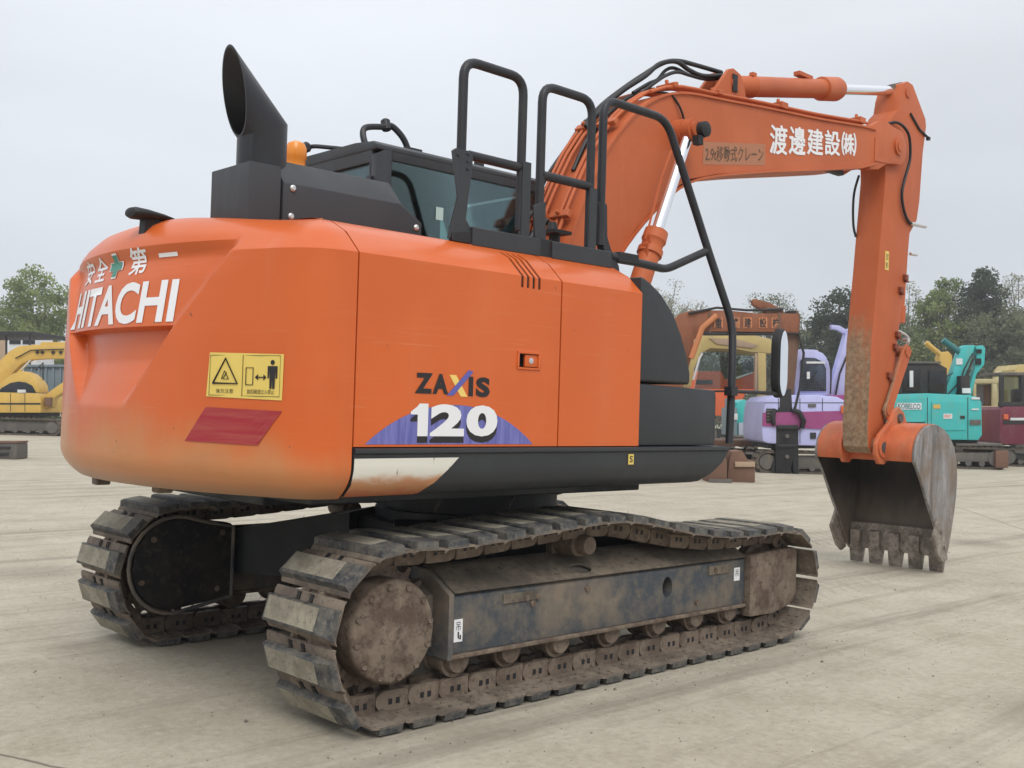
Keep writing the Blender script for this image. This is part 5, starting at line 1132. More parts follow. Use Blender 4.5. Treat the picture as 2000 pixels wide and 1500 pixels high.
  ('prism', 'wear_edge', [(-0.025, 0.407), (0.371, 0.418), (0.373, 0.317), (-0.023, 0.305)], -0.05, 0, 'bgtan', 0.004, None),
  ('prism', 'wear_edge', [(-0.592, 0.066), (-0.142, 0.079), (-0.139, -0.041), (-0.589, -0.054)], -0.36, -0.3, 'bgsteel', 0.004, None),
 ]),
 (('yellow_crane_cab', 'yellow excavator with wide open cab behind the rusty boom', 'excavator', None, [18.69, 11.51]), [
  ('track', 'crawler_track', [(-0.89, 0.0), (1.344, 0.442)], 0, 0.5, 'bgtrack', 0, None),
  ('track', 'crawler_track', [(-0.621, 0.0), (1.744, 0.39)], 1.6, 2.1, 'bgtrack', 0, None),
  ('prism', 'cab_roof', [(-1.101, 2.479), (-0.956, 2.956), (-0.805, 3.223), (-0.625, 3.36), (0.607, 3.396), (1.069, 3.305), (1.164, 3.176), (1.169, 2.94), (0.618, 2.95), (0.223, 3.017), (-0.459, 3.023), (-0.718, 2.884), (-0.865, 2.486), (-0.931, 2.012), (-1.062, 2.008)], 0, 1.6, 'bgyellowpale', 0.02, None),
  ('prism', 'roof_panel', [(-0.511, 3.282), (0.21, 3.277), (0.738, 3.136), (0.609, 3.053), (-0.31, 3.131)], -0.03, -0.005, 'bgtan', 0.004, None),
  ('prism', 'cab_pillar', [(0.749, 2.954), (0.96, 2.934), (1.04, 0.709), (0.831, 0.703)], 0, 0.15, 'bgyellowpale', 0.02, None),
  ('prism', 'cab_pillar', [(0.671, 2.925), (0.75, 2.928), (0.774, 1.945), (0.696, 1.942)], 0.0, 0.1, 'bgtan', 0.02, None),
  ('prism', 'cab_rail', [(-0.903, 1.934), (1.009, 1.991), (1.01, 1.939), (-0.902, 1.882)], 0, 0.12, 'bgdark', 0.02, None),
  ('tube', 'wiper', [(-0.887, -0.02, 2.196), (-0.744, -0.02, 2.751), (-0.669, -0.02, 2.885)], 0.03, 0, 'bgwhite', 0, None),
  ('prism', 'rear_window', [(-0.428, 2.941), (-0.155, 3.088), (0.981, 3.011), (1.005, 2.043), (-0.597, 1.996)], 1.5, 1.53, 'bgglass', 0.0, None),
  ('prism', 'house', [(1.141, 0.597), (1.125, 1.231), (1.919, 1.255), (1.934, 0.621)], 0.3, 1.7, 'bgdark', 0.02, None),
  ('prism', 'floor_plate', [(-0.896, 0.652), (1.263, 0.716), (1.266, 0.559), (-0.892, 0.495)], 0.0, 1.7, 'bgrust', 0.02, None),
 ]),
 (('red_orange_excavator', 'bright orange excavator seen low through the open yellow cab', 'excavator', None, [27.35, 17.78]), [
  ('track', 'crawler_track', [(-1.259, 0.0), (1.375, 1.197)], 0, 0.5, 'bgtrack', 0, None),
  ('prism', 'house', [(-1.242, 1.252), (-1.187, 1.923), (-1.297, 2.644), (-0.994, 2.835), (-0.161, 2.859), (-0.047, 2.663), (0.024, 1.289)], 0, 1.8, 'bgred', 0.02, None),
  ('prism', 'boom', [(0.01, 1.287), (0.014, 2.564), (0.668, 2.73), (1.102, 2.889), (1.177, 2.781), (1.192, 2.197), (0.775, 2.076), (0.521, 1.302)], 0.3, 0.7, 'bgred', 0.02, None),
  ('prism', 'vent', [(-1.027, 2.525), (-0.448, 2.542), (-0.445, 2.397), (-1.023, 2.38)], -0.03, 0.0, 'bgdark', 0.004, None),
  ('prism', 'boom_stripe', [(0.118, 2.566), (0.751, 2.786), (1.022, 2.885), (1.023, 2.831), (0.482, 2.614)], 0.27, 0.3, 'bgwhite', 0.004, None),
 ]),
 (('teal_mini_excavator', 'small teal machine glimpsed behind the handrail of the big excavator', 'excavator', None, [23.54, 14.49]), [
  ('prism', 'engine_cover', [(-0.122, 0.71), (-0.141, 1.494), (-0.084, 1.716), (0.102, 1.816), (0.292, 1.759), (0.391, 1.573), (0.412, 0.726)], 0, 1.2, 'bgteal', 0.02, None),
  ('prism', 'grille', [(-0.352, 1.551), (-0.101, 1.558), (-0.08, 0.713), (-0.33, 0.706)], -0.1, 1.1, 'bgblue', 0.02, None),
  ('prism', 'lamp', [(-0.199, 1.368), (-0.089, 1.371), (-0.084, 1.183), (-0.194, 1.18)], -0.14, -0.1, 'bgwhite', 0.01, None),
  ('prism', 'bumper', [(-0.391, 0.61), (0.455, 0.635), (0.458, 0.51), (-0.387, 0.485)], -0.1, 1.1, 'bgsteel', 0.02, None),
  ('prism', 'cab', [(-0.298, 1.837), (-0.172, 1.841), (-0.163, 1.493), (-0.289, 1.49)], 0.2, 0.9, 'bgblue', 0.02, None),
  ('track', 'crawler_track', [(-0.445, 0.0), (0.579, 0.449)], 0, 0.4, 'bgtrack', 0, None),
  ('prism', 'step', [(-0.047, 1.09), (0.094, 1.095), (0.104, 0.719), (-0.037, 0.715)], -0.12, 0.0, 'bgpaleblue', 0.01, None),
 ]),
 (('purple_excavator', 'lavender excavator with magenta stripe standing behind the rusty crusher', 'excavator', None, [18.09, 8.92]), [
  ('track', 'crawler_track', [(-1.08, 0.0), (1.21, 0.516)], 0, 0.45, 'bgtrack', 0, None),
  ('track', 'crawler_track', [(-0.69, 0.0), (1.754, 0.46)], 1.7, 2.15, 'bgtrack', 0, None),
  ('prism', 'track_frame', [(-0.794, 0.401), (0.949, 0.452), (0.956, 0.14), (-0.787, 0.089)], 0.08, 0.3, 'bgsteel', 0.02, None),
  ('prism', 'house', [(-0.965, 0.738), (-0.995, 0.976), (-0.981, 1.406), (-0.94, 1.67), (-0.823, 1.781), (-0.513, 1.838), (0.323, 1.863), (0.755, 1.828), (0.924, 1.75), (1.141, 1.66), (1.162, 0.753), (0.709, 0.668), (-0.127, 0.667), (-0.844, 0.694)], -0.1, 2.0, 'bglav', 0.05, None),
  ('prism', 'stripe', [(-0.993, 1.096), (-0.988, 1.406), (1.135, 1.517), (1.145, 1.064), (0.333, 1.063)], -0.13, -0.102, 'bgmagenta', 0, None),
  ('prism', 'vent', [(-0.912, 1.504), (-0.697, 1.51), (-0.689, 1.177), (-0.904, 1.17)], -0.15, -0.13, 'bgdark', 0.005, None),
  ('prism', 'name_plate', [(0.07, 1.64), (0.249, 1.646), (0.251, 1.574), (0.072, 1.569)], -0.125, -0.102, 'bgsteel', 0.0, None),
  ('prism', 'round_plug', [(0.132, 0.974), (0.264, 0.978), (0.267, 0.835), (0.136, 0.831)], -0.13, -0.102, 'bgdark', 0.01, None),
  ('prism', 'cab', [(-0.171, 1.84), (-0.192, 2.712), (-0.148, 2.883), (-0.028, 2.935), (0.287, 2.932), (0.483, 2.853), (0.607, 2.711), (0.661, 2.47), (0.675, 1.865)], 0.2, 1.3, 'bglav', 0.03, None),
  ('prism', 'window', [(-0.03, 1.94), (-0.059, 2.665), (0.012, 2.74), (0.278, 2.735), (0.449, 2.656), (0.549, 2.489), (0.562, 1.958)], 0.15, 0.2, 'bgglass', 0.005, None),
  ('prism', 'window_frame', [(0.069, 2.644), (0.515, 2.657), (0.517, 2.609), (0.07, 2.595)], 0.13, 0.15, 'bgwhite', 0, None),
  ('prism', 'window_notice', [(0.087, 2.402), (0.159, 2.405), (0.163, 2.236), (0.091, 2.233)], 0.13, 0.15, 'bgwhite', 0, None),
  ('prism', 'boom', [(0.672, 1.821), (0.88, 2.393), (1.163, 3.46), (1.248, 3.512), (1.422, 3.468), (1.508, 1.845)], 0.6, 0.9, 'bglav', 0.02, None),
  ('prism', 'mast_tip', [(0.794, 3.576), (0.992, 3.558), (1.242, 3.417), (1.219, 3.317), (0.945, 3.457), (0.809, 3.478)], 0.65, 0.8, 'bglav', 0.005, None),
  ('prism', 'engine_cover', [(0.595, 1.728), (0.592, 1.86), (1.167, 1.902), (1.171, 1.746)], 0.0, 1.2, 'bgmagenta', 0.02, None),
  ('prism', 'panel_seam', [(-0.633, 1.751), (-0.619, 1.752), (-0.593, 0.701), (-0.608, 0.701)], -0.108, -0.101, 'bgdark', 0, None),
  ('prism', 'panel_seam', [(-0.131, 1.766), (-0.117, 1.766), (-0.092, 0.716), (-0.106, 0.716)], -0.108, -0.101, 'bgdark', 0, None),
  ('prism', 'panel_seam', [(0.395, 1.782), (0.409, 1.782), (0.433, 0.732), (0.419, 0.731)], -0.108, -0.101, 'bgdark', 0, None),
  ('prism', 'panel_seam', [(-0.941, 1.646), (0.922, 1.702), (0.923, 1.687), (-0.941, 1.632)], -0.108, -0.101, 'bgdark', 0, None),
  ('prism', 'louvre', [(-0.903, 1.468), (-0.712, 1.474), (-0.711, 1.45), (-0.902, 1.445)], -0.165, -0.148, 'bgsteel', 0, None),
  ('prism', 'louvre', [(-0.901, 1.397), (-0.71, 1.403), (-0.71, 1.379), (-0.9, 1.373)], -0.165, -0.148, 'bgsteel', 0, None),
  ('prism', 'louvre', [(-0.899, 1.325), (-0.708, 1.331), (-0.708, 1.307), (-0.899, 1.302)], -0.165, -0.148, 'bgsteel', 0, None),
  ('prism', 'louvre', [(-0.897, 1.254), (-0.707, 1.26), (-0.706, 1.236), (-0.897, 1.23)], -0.165, -0.148, 'bgsteel', 0, None),
  ('tube', 'cab_rail', [(0.645, 0.1, 1.887), (0.653, 0.1, 2.587), (0.553, 0.1, 2.729)], 0.02, 0, 'bgdark', 0, None),
  ('tube', 'hose', [(0.887, 0.5, 1.875), (0.973, 0.5, 2.392), (1.164, 0.52, 2.889)], 0.025, 0, 'bgdark', 0, None),
  ('prism', 'skirt', [(-0.796, 0.688), (1.129, 0.745), (1.132, 0.625), (-0.794, 0.568)], 0.1, 1.9, 'bgdark', 0.02, None),  # added dark block, stands in for shade under the house
  ('tube', 'wiper', [(0.12, 0.13, 1.993), (0.327, 0.13, 2.434)], 0.012, 0, 'bgdark', 0, None),
  ('prism', 'seat', [(0.24, 2.272), (0.485, 2.28), (0.493, 1.961), (0.248, 1.954)], 0.5, 0.9, 'bgblack', 0.04, None),
  ('prism', 'red_lamp', [(0.824, 1.627), (0.908, 1.629), (0.912, 1.439), (0.829, 1.436)], -0.16, -0.12, 'bgred', 0.01, None),
 ]),
 (('teal_excavator', 'teal excavator with black cab and folded teal boom at right behind the bucket', 'excavator', None, [25.47, 9.11]), [
  ('track', 'crawler_track', [(-1.353, 0.0), (1.957, 0.63)], 0, 0.5, 'bgtrack', 0, None),
  ('track', 'crawler_track', [(-0.752, 0.0), (2.743, 0.59)], 1.7, 2.2, 'bgtrack', 0, None),
  ('prism', 'track_frame', [(-1.041, 0.406), (1.639, 0.485), (1.644, 0.225), (-1.035, 0.146)], 0.05, 0.3, 'bgsteel', 0.02, None),
  ('prism', 'dozer_blade', [(1.57, 0.547), (1.93, 0.558), (1.94, 0.069), (1.579, 0.058)], -0.1, 2.1, 'bgrust', 0.02, None),
  ('prism', 'blade_arm', [(0.476, 0.715), (1.776, 0.753), (1.777, 0.681), (0.478, 0.643)], -0.05, 2, 'bgsteel', 0.02, None),
  ('prism', 'house', [(-1.363, 0.777), (-1.389, 1.959), (-1.304, 2.048), (-0.381, 2.105), (0.818, 2.083), (1.064, 2.032), (1.154, 1.89), (1.186, 0.968), (1.088, 0.821)], -0.1, 2.0, 'bgteal', 0.05, None),
  ('prism', 'engine_panel', [(-0.272, 1.848), (0.679, 1.876), (0.695, 1.098), (-0.256, 1.07)], -0.13, -0.1, 'bgteal', 0.012, None),
  ('prism', 'battery_panel', [(-1.341, 1.932), (-0.476, 1.957), (-0.462, 1.295), (-1.327, 1.269)], -0.13, -0.1, 'bgteal', 0.012, None),
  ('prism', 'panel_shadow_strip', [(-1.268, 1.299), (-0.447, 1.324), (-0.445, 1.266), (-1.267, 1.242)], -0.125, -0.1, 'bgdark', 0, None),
  ('prism', 'name_plate', [(-1.257, 1.804), (-0.566, 1.825), (-0.562, 1.638), (-1.253, 1.617)], -0.145, -0.13, 'bgwhite', 0, None),
  ('text', 'name_lettering', [(-1.226, 1.647), (-0.595, 1.795)], 'KOBELCO', -0.147, 'bgdarkteal', 0, None),
  ('prism', 'yellow_label', [(-0.234, 1.791), (-0.032, 1.797), (-0.03, 1.682), (-0.231, 1.676)], -0.145, -0.13, 'bgyellow', 0, None),
  ('prism', 'label', [(0.06, 1.541), (0.305, 1.548), (0.308, 1.404), (0.063, 1.397)], -0.145, -0.13, 'bgwhite', 0, None),
  ('text', 'label_print', [(0.09, 1.426), (0.276, 1.518)], 'PAT', -0.147, 'bgred', 0, None),
  ('prism', 'handle', [(0.534, 1.497), (0.664, 1.501), (0.666, 1.415), (0.536, 1.411)], -0.15, -0.13, 'bgdark', 0.004, None),
  ('prism', 'panel_seam', [(-0.396, 1.989), (-0.378, 1.989), (-0.353, 0.807), (-0.371, 0.807)], -0.108, -0.101, 'bgdark', 0, None),
  ('prism', 'panel_seam', [(0.743, 2.023), (0.762, 2.023), (0.786, 0.841), (0.767, 0.841)], -0.108, -0.101, 'bgdark', 0, None),
  ('prism', 'skirt', [(-1.103, 0.75), (1.146, 0.817), (1.149, 0.701), (-1.1, 0.634)], 0.1, 1.9, 'bgdark', 0.02, None),  # dark block put in as shade beneath the body
  ('tube', 'hose', [(0.655, 0.45, 2.114), (0.875, 0.45, 2.856), (1.123, 0.5, 3.307)], 0.02, 0, 'bgdark', 0, None),
  ('tube', 'hose', [(0.743, 0.45, 2.116), (0.964, 0.45, 2.799), (1.212, 0.5, 3.251)], 0.02, 0, 'bgdark', 0, None),
  ('prism', 'seat', [(0.028, 2.54), (0.294, 2.548), (0.302, 2.164), (0.036, 2.156)], 0.6, 1.0, 'bgblack', 0.04, None),
  ('prism', 'far_pillar', [(-0.36, 2.816), (-0.3, 2.818), (-0.285, 2.155), (-0.346, 2.154)], 1.2, 1.3, 'bgdark', 0.02, None),
  ('tube', 'mirror_arm', [(0.279, 0.2, 2.61), (0.451, 0.2, 2.717)], 0.015, 0, 'bgdark', 0, None),
  ('prism', 'boom_label', [(0.642, 3.144), (0.819, 3.149), (0.822, 2.973), (0.646, 2.967)], 0.47, 0.49, 'bgwhite', 0, None),
  ('prism', 'vent', [(0.819, 1.39), (1.121, 1.399), (1.124, 1.255), (0.822, 1.246)], -0.13, -0.1, 'bgsteel', 0.004, None),
  ('prism', 'side_label', [(0.858, 1.708), (1.06, 1.714), (1.06, 1.671), (0.859, 1.665)], -0.125, -0.1, 'bgwhite', 0, None),
  ('prism', 'side_label', [(0.851, 2.026), (1.082, 2.032), (1.083, 1.975), (0.852, 1.968)], -0.125, -0.1, 'bgwhite', 0, None),
  ('prism', 'cab', [(-1.045, 2.061), (-1.047, 2.852), (-0.976, 2.956), (-0.421, 2.987), (0.092, 2.959), (0.314, 2.848), (0.33, 2.102)], 0.3, 1.4, 'bgdark', 0.02, None),
  ('prism', 'cab_window', [(-0.957, 2.765), (-0.461, 2.78), (-0.448, 2.166), (-0.944, 2.151)], 0.26, 0.3, 'bgglass', 0.004, None),
  ('prism', 'cab_window', [(-0.226, 2.757), (0.226, 2.771), (0.239, 2.157), (-0.213, 2.144)], 0.26, 0.3, 'bgglass', 0.004, None),
  ('prism', 'roof_plate', [(-0.879, 3.001), (0.115, 3.03), (0.116, 2.972), (-0.877, 2.943)], 0.25, 1.4, 'bgsteel', 0.01, None),
  ('prism', 'blind', [(-0.774, 2.74), (-0.672, 2.744), (-0.662, 2.276), (-0.764, 2.273)], 0.24, 0.26, 'bgwhite', 0, None),
  ('prism', 'boom', [(0.293, 2.074), (0.574, 2.775), (0.796, 3.445), (0.912, 3.537), (1.192, 3.545), (1.096, 3.159), (0.958, 2.712), (0.735, 2.087)], 0.5, 0.85, 'bgteal', 0.02, None),
  ('prism', 'arm', [(0.992, 2.095), (1.212, 2.869), (1.262, 3.314), (1.214, 3.519), (1.434, 3.555), (1.51, 3.469), (1.49, 2.996), (1.274, 2.723), (1.139, 2.1)], 0.55, 0.8, 'bgteal', 0.02, None),
  ('prism', 'arm_bracket', [(1.238, 3.429), (1.385, 3.433), (1.388, 3.315), (1.24, 3.311)], 0.5, 0.54, 'bgblack', 0.02, None),
  ('prism', 'arm_bracket', [(1.214, 3.162), (1.376, 3.167), (1.38, 2.99), (1.218, 2.986)], 0.5, 0.54, 'bgblack', 0.02, None),
  ('tube', 'boom_cylinder', [(0.3, 0.6, 3.673), (0.795, 0.6, 3.332)], 0.09, 0, 'bgdarkteal', 0, None),
  ('tube', 'rod', [(0.391, 0.45, 2.076), (1.052, 0.45, 2.831)], 0.02, 0, 'bgdark', 0, None),
  ('prism', 'control_box', [(0.672, 2.636), (0.934, 2.644), (0.945, 2.119), (0.683, 2.111)], 0.2, 0.5, 'bgdark', 0.02, None),
  ('prism', 'control_notice', [(0.71, 2.287), (0.943, 2.293), (0.946, 2.148), (0.713, 2.141)], 0.17, 0.2, 'bgwhite', 0, None),
 ]),
 (('yellow_boom_excavator', 'yellow excavator whose short boom rises behind the black cab of the teal machine', 'excavator', None, [30.93, 11.66]), [
  ('track', 'crawler_track', [(-1.263, 0.0), (1.144, 0.645)], 0, 0.5, 'bgtrack', 0, None),
  ('prism', 'house', [(-1.203, 1.847), (1.025, 1.913), (1.048, 0.748), (-1.178, 0.682)], 0, 1.8, 'bgyellow', 0.05, None),
  ('prism', 'boom', [(0.286, 1.719), (0.405, 2.679), (0.145, 3.455), (0.211, 3.666), (0.453, 3.708), (0.596, 3.572), (0.61, 2.859), (0.529, 1.726)], 0.5, 0.9, 'bgyellow', 0.02, None),
  ('tube', 'boom_cylinder', [(-0.28, 0.6, 3.988), (0.253, 0.6, 3.567)], 0.09, 0, 'bgyellow', 0, None),
 ]),
 (('beige_excavator', 'beige excavator with cream cab roof between the teal and maroon machines', 'excavator', None, [33.13, 10.97]), [
  ('track', 'crawler_track', [(-0.685, 0.0), (1.613, 0.782)], 0, 0.5, 'bgtrack', 0, None),
  ('prism', 'house', [(-0.486, 1.879), (0.48, 1.908), (0.501, 0.872), (-0.465, 0.844)], -0.1, 1.8, 'bgbeige', 0.04, None),
  ('prism', 'badge_ground', [(-0.368, 1.497), (0.299, 1.516), (0.304, 1.218), (-0.362, 1.198)], -0.13, -0.1, 'bgblack', 0, None),
  ('text', 'badge_lettering', [(-0.437, 1.214), (0.014, 1.491)], 'CAT', -0.14, 'bgwhite', 0, None),
  ('prism', 'roof', [(-0.55, 2.812), (0.455, 2.842), (0.458, 2.684), (-0.547, 2.654)], 0, 1.5, 'bgbeige', 0.02, None),
  ('prism', 'cab_pillar', [(0.123, 2.674), (0.299, 2.679), (0.315, 1.886), (0.139, 1.881)], 0, 0.1, 'bgbeige', 0.02, None),
  ('prism', 'cab_pillar', [(-0.511, 2.655), (-0.423, 2.657), (-0.407, 1.864), (-0.495, 1.862)], 0, 0.1, 'bgbeige', 0.02, None),
  ('prism', 'cab_back', [(-0.051, 2.635), (0.562, 2.653), (0.577, 1.895), (-0.036, 1.876)], 0.9, 1.0, 'bgpaleblue', 0.02, None),
  ('prism', 'seat', [(0.16, 2.63), (0.303, 2.634), (0.318, 1.886), (0.175, 1.882)], 0.4, 0.8, 'bgrust', 0.02, None),
  ('prism', 'boom', [(0.337, 1.78), (0.347, 3.057), (0.523, 3.133), (0.633, 2.942), (0.62, 1.789)], 0.2, 0.5, 'bgbeige', 0.02, None),
 ]),
 (('maroon_excavator', 'maroon excavator with dark open cab at the right edge', 'excavator', None, [29.78, 8.63]), [
  ('track', 'crawler_track', [(-0.527, 0.0), (3.013, 0.559)], 0, 0.5, 'bgtrack', 0, None),
  ('track', 'crawler_track', [(0.203, 0.0), (3.914, 0.521)], 1.6, 2.1, 'bgtrack', 0, None),
  ('prism', 'house', [(-0.623, 0.763), (-0.611, 1.735), (-0.488, 1.832), (2.928, 1.934), (2.948, 0.775), (-0.496, 0.673)], -0.1, 1.9, 'bgmaroon', 0.04, None),
  ('prism', 'stripe', [(-0.307, 1.493), (0.726, 1.524), (0.727, 1.446), (-0.305, 1.415)], -0.13, -0.1, 'bgwhite', 0, None),
  ('prism', 'stripe', [(-0.522, 1.393), (0.73, 1.43), (0.732, 1.336), (-0.52, 1.299)], -0.125, -0.1, 'bgdark', 0, None),
  ('prism', 'lamp', [(-0.526, 1.597), (-0.386, 1.601), (-0.382, 1.444), (-0.523, 1.44)], -0.16, -0.1, 'bgred', 0.01, None),
  ('prism', 'cab_roof', [(-0.604, 2.883), (1.55, 2.947), (1.552, 2.853), (-0.602, 2.789)], 0, 1.5, 'bgsteel', 0.02, None),
  ('prism', 'cab_pillar', [(-0.602, 2.804), (-0.461, 2.809), (-0.441, 1.818), (-0.583, 1.814)], 0, 0.1, 'bgdark', 0.02, None),
  ('prism', 'cab_pillar', [(0.058, 2.824), (0.168, 2.827), (0.187, 1.837), (0.077, 1.834)], 0, 0.1, 'bgdark', 0.02, None),
  ('prism', 'cab_pillar', [(1.316, 2.861), (1.473, 2.866), (1.491, 1.875), (1.334, 1.871)], 0, 0.1, 'bgdark', 0.02, None),
  ('prism', 'cab_window', [(0.181, 2.854), (2.033, 2.909), (2.05, 1.975), (0.199, 1.92)], 1.4, 1.43, 'bgglass', 0.0, None),
  ('prism', 'cab_pillar', [(-0.595, 1.971), (1.478, 2.032), (1.481, 1.875), (-0.592, 1.814)], -0.02, 0.12, 'bgdark', 0.02, None),
  ('prism', 'seat', [(0.144, 2.395), (0.543, 2.406), (0.553, 1.896), (0.154, 1.884)], 0.5, 0.9, 'bgblack', 0.05, None),
  ('prism', 'frame_tail', [(-0.057, 0.652), (-0.06, 0.761), (-0.451, 0.703)], 0, 1, 'bgsteel', 0, None),
 ]),
 (('yellow_loader', 'pale yellow loader cab rising behind the maroon machine', 'loader', None, [42.2, 13.42]), [
  ('prism', 'cab', [(-0.321, 1.895), (-0.311, 3.568), (-0.143, 3.788), (1.356, 3.918), (1.79, 3.673), (1.821, 1.958)], 0, 2, 'bgyellowpale', 0.02, None),
  ('prism', 'window', [(-0.159, 3.356), (1.341, 3.401), (1.356, 2.587), (-0.143, 2.542)], -0.05, -0.01, 'bgglassdark', 0.005, None),
  ('prism', 'body', [(-0.75, 1.882), (3.321, 2.003), (3.336, 1.146), (-0.733, 1.025)], 0, 2, 'bgyellowpale', 0.02, None),
  ('cyl', 'wheel', [(-0.184, -0.2, 1.003), (-0.184, 0.2, 1.003)], 0.343, 0, 'bgdark', 0, None),
  ('cyl', 'wheel', [(2.374, -0.2, 1.079), (2.374, 0.2, 1.079)], 0.343, 0, 'bgdark', 0, None),
 ]),
]

# ================================================================== the yard behind
def bgp(n_, c, r=.45, **k): M[n_] = paint(n_, c, r, .12, k.get('dust', (.28, .23, .17)), k.get('amt', .4), 1.2, streak=True)
bgp('bgyellow', (.62, .40, .09)); bgp('bgyellowpale', (.50, .39, .15)); bgp('bgorange', (.52, .19, .075)); bgp('bgrustorange', (.26, .092, .042), .7, amt=1.0, dust=(.12, .065, .045))
bgp('bgrust', (.16, .085, .055), .8, amt=.7, dust=(.24, .17, .12)); bgp('bgred', (.62, .115, .035)); bgp('bgteal', (.05, .45, .44)); bgp('bgdarkteal', (.025, .17, .18))
bgp('bglav', (.47, .48, .78), amt=.2); bgp('bgmagenta', (.30, .055, .19), amt=.25); bgp('bgmaroon', (.16, .020, .045), amt=.3); bgp('bgbeige', (.50, .44, .24)); bgp('bgtan', (.40, .29, .20), .7)
bgp('bgblue', (.17, .22, .25), .6); bgp('bgpaleblue', (.38, .42, .50)); bgp('bgsteel', (.11, .10, .09), .6, amt=.6); bgp('bgdark', (.020, .020, .022), .6, amt=.2); bgp('bgblack', (.010, .010, .013), .5, amt=.12)
bgp('bgwhite', (.66, .67, .68), amt=.3); bgp('bgtrack', (.085, .070, .055), .85, amt=.7, dust=(.22, .18, .14))
M['bgchrome'] = plain('bg_rod', (.75, .76, .78), .25, .9); M['bgglass'] = glassmat('bg_glass', (.55, .60, .58), 1.2); M['bgglassdark'] = plain('dark_glass', (.012, .016, .022), .08)
RZ = math.atan2(rt0.y, rt0.x)       # every machine in the back row stands square to the same line of the yard
def track_bg(b, pts, y0, y1):
    (x0, _), (x1, z1) = pts; r = z1/2; out_ = []
    n_ = 8
    for a in np.linspace(90, 270, n_): out_.append((x0+r+(r)*math.cos(R(a)), r+r*math.sin(R(a))))
    for a in np.linspace(-90, 90, n_): out_.append((x1-r+(r)*math.cos(R(a)), r+r*math.sin(R(a))))
    inn = [((x0+r)+(x-(x0+r))*.80 if x < x0+r else (x1-r)+(x-(x1-r))*.80 if x > x1-r else x, r+(z-r)*.80) for x, z in out_]
    m_ = len(out_)
    for y, yy in ((y0, y1),):
        A = [b.bm.verts.new((x, y, z)) for x, z in out_]; A2 = [b.bm.verts.new((x, yy, z)) for x, z in out_]
        C_ = [b.bm.verts.new((x, y, z)) for x, z in inn]; C2 = [b.bm.verts.new((x, yy, z)) for x, z in inn]
        for i in range(m_):
            j = (i+1) % m_
            b.face([A[i], A[j], A2[j], A2[i]]); b.face([C_[j], C_[i], C2[i], C2[j]]); b.face([A[j], A[i], C_[i], C_[j]]); b.face([A2[i], A2[j], C2[j], C2[i]])
    return out_, inn, r
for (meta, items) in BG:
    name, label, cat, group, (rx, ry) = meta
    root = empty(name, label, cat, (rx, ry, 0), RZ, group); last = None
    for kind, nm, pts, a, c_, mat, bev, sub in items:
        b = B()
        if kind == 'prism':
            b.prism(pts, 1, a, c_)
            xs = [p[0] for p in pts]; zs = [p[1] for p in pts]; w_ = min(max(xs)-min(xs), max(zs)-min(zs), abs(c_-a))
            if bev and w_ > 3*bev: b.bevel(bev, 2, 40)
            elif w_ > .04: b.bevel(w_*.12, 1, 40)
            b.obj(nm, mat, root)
        elif kind == 'tube': b.tube(pts, a, 10); b.obj(nm, mat, root)
        elif kind == 'cyl': b.cyl(pts[0], pts[1], a, 18); b.obj(nm, mat, root)
        elif kind == 'text':
            (x0, z0), (x1, z1) = pts
            text_obj(nm, a, lambda u, v: (x0+(x1-x0)*u, c_, z0+(z1-z0)*v), mat, root, bold=.02)
        elif kind == 'track':
            o_, i_, r = track_bg(b, pts, a, c_); t_ = b.obj(nm, mat, root)
            b = B(); (x0, _), (x1, z1) = pts; n_ = max(4, int((x1-x0-2*r)/.16))
            for i in range(n_):
                x = x0+r+(x1-x0-2*r)*(i+.5)/n_
                for z in (z1+.008, .006): b.box((x, (a+c_)/2, z), (.11, c_-a+.02, .035))
            for cx, s_ in ((x0+r, 1), (x1-r, -1)):
                for k in range(5):
                    an = R(180-(-60+30*k)) if s_ > 0 else R(-60+30*k)
                    b.box((cx+(r+.008)*math.cos(an), (a+c_)/2, r+(r+.008)*math.sin(an)), (.11, c_-a+.02, .035), Matrix.Rotation(-(an-math.pi/2), 3, 'Y'))
            so_ = b.obj('track_shoes', mat, t_); so_['kind'] = 'stuff'
            for k, cx in enumerate((x0+r, x1-r)):
                b = B(); b.lathe((cx, a+.02, r), (0, 1, 0), [(0, r*.3), (.0, r*.70), (.05, r*.72), (c_-a-.06, r*.72)], 20); b.obj('end_wheel', 'bgsteel', t_)
            rb = B(); rb.lathe((0, a+.06, 0), (0, 1, 0), [(0, .02), (.0, r*.28), (c_-a-.12, r*.28)], 12); r0 = rb.obj('roller', 'bgsteel', t_)
            nr = max(3, int((x1-x0-2*r)/.42))
            for k in range(nr): (r0 if k == 0 else inst(r0, t_)).location = (x0+r*1.6+(x1-x0-3.2*r)*(k+.5)/nr, 0, r*.52)
            b = B(); b.box(((x0+x1)/2, (a+c_)/2, r*1.08), (x1-x0-2.2*r, (c_-a)*.5, r*.55)); b.obj('side_frame', 'bgdark', t_)

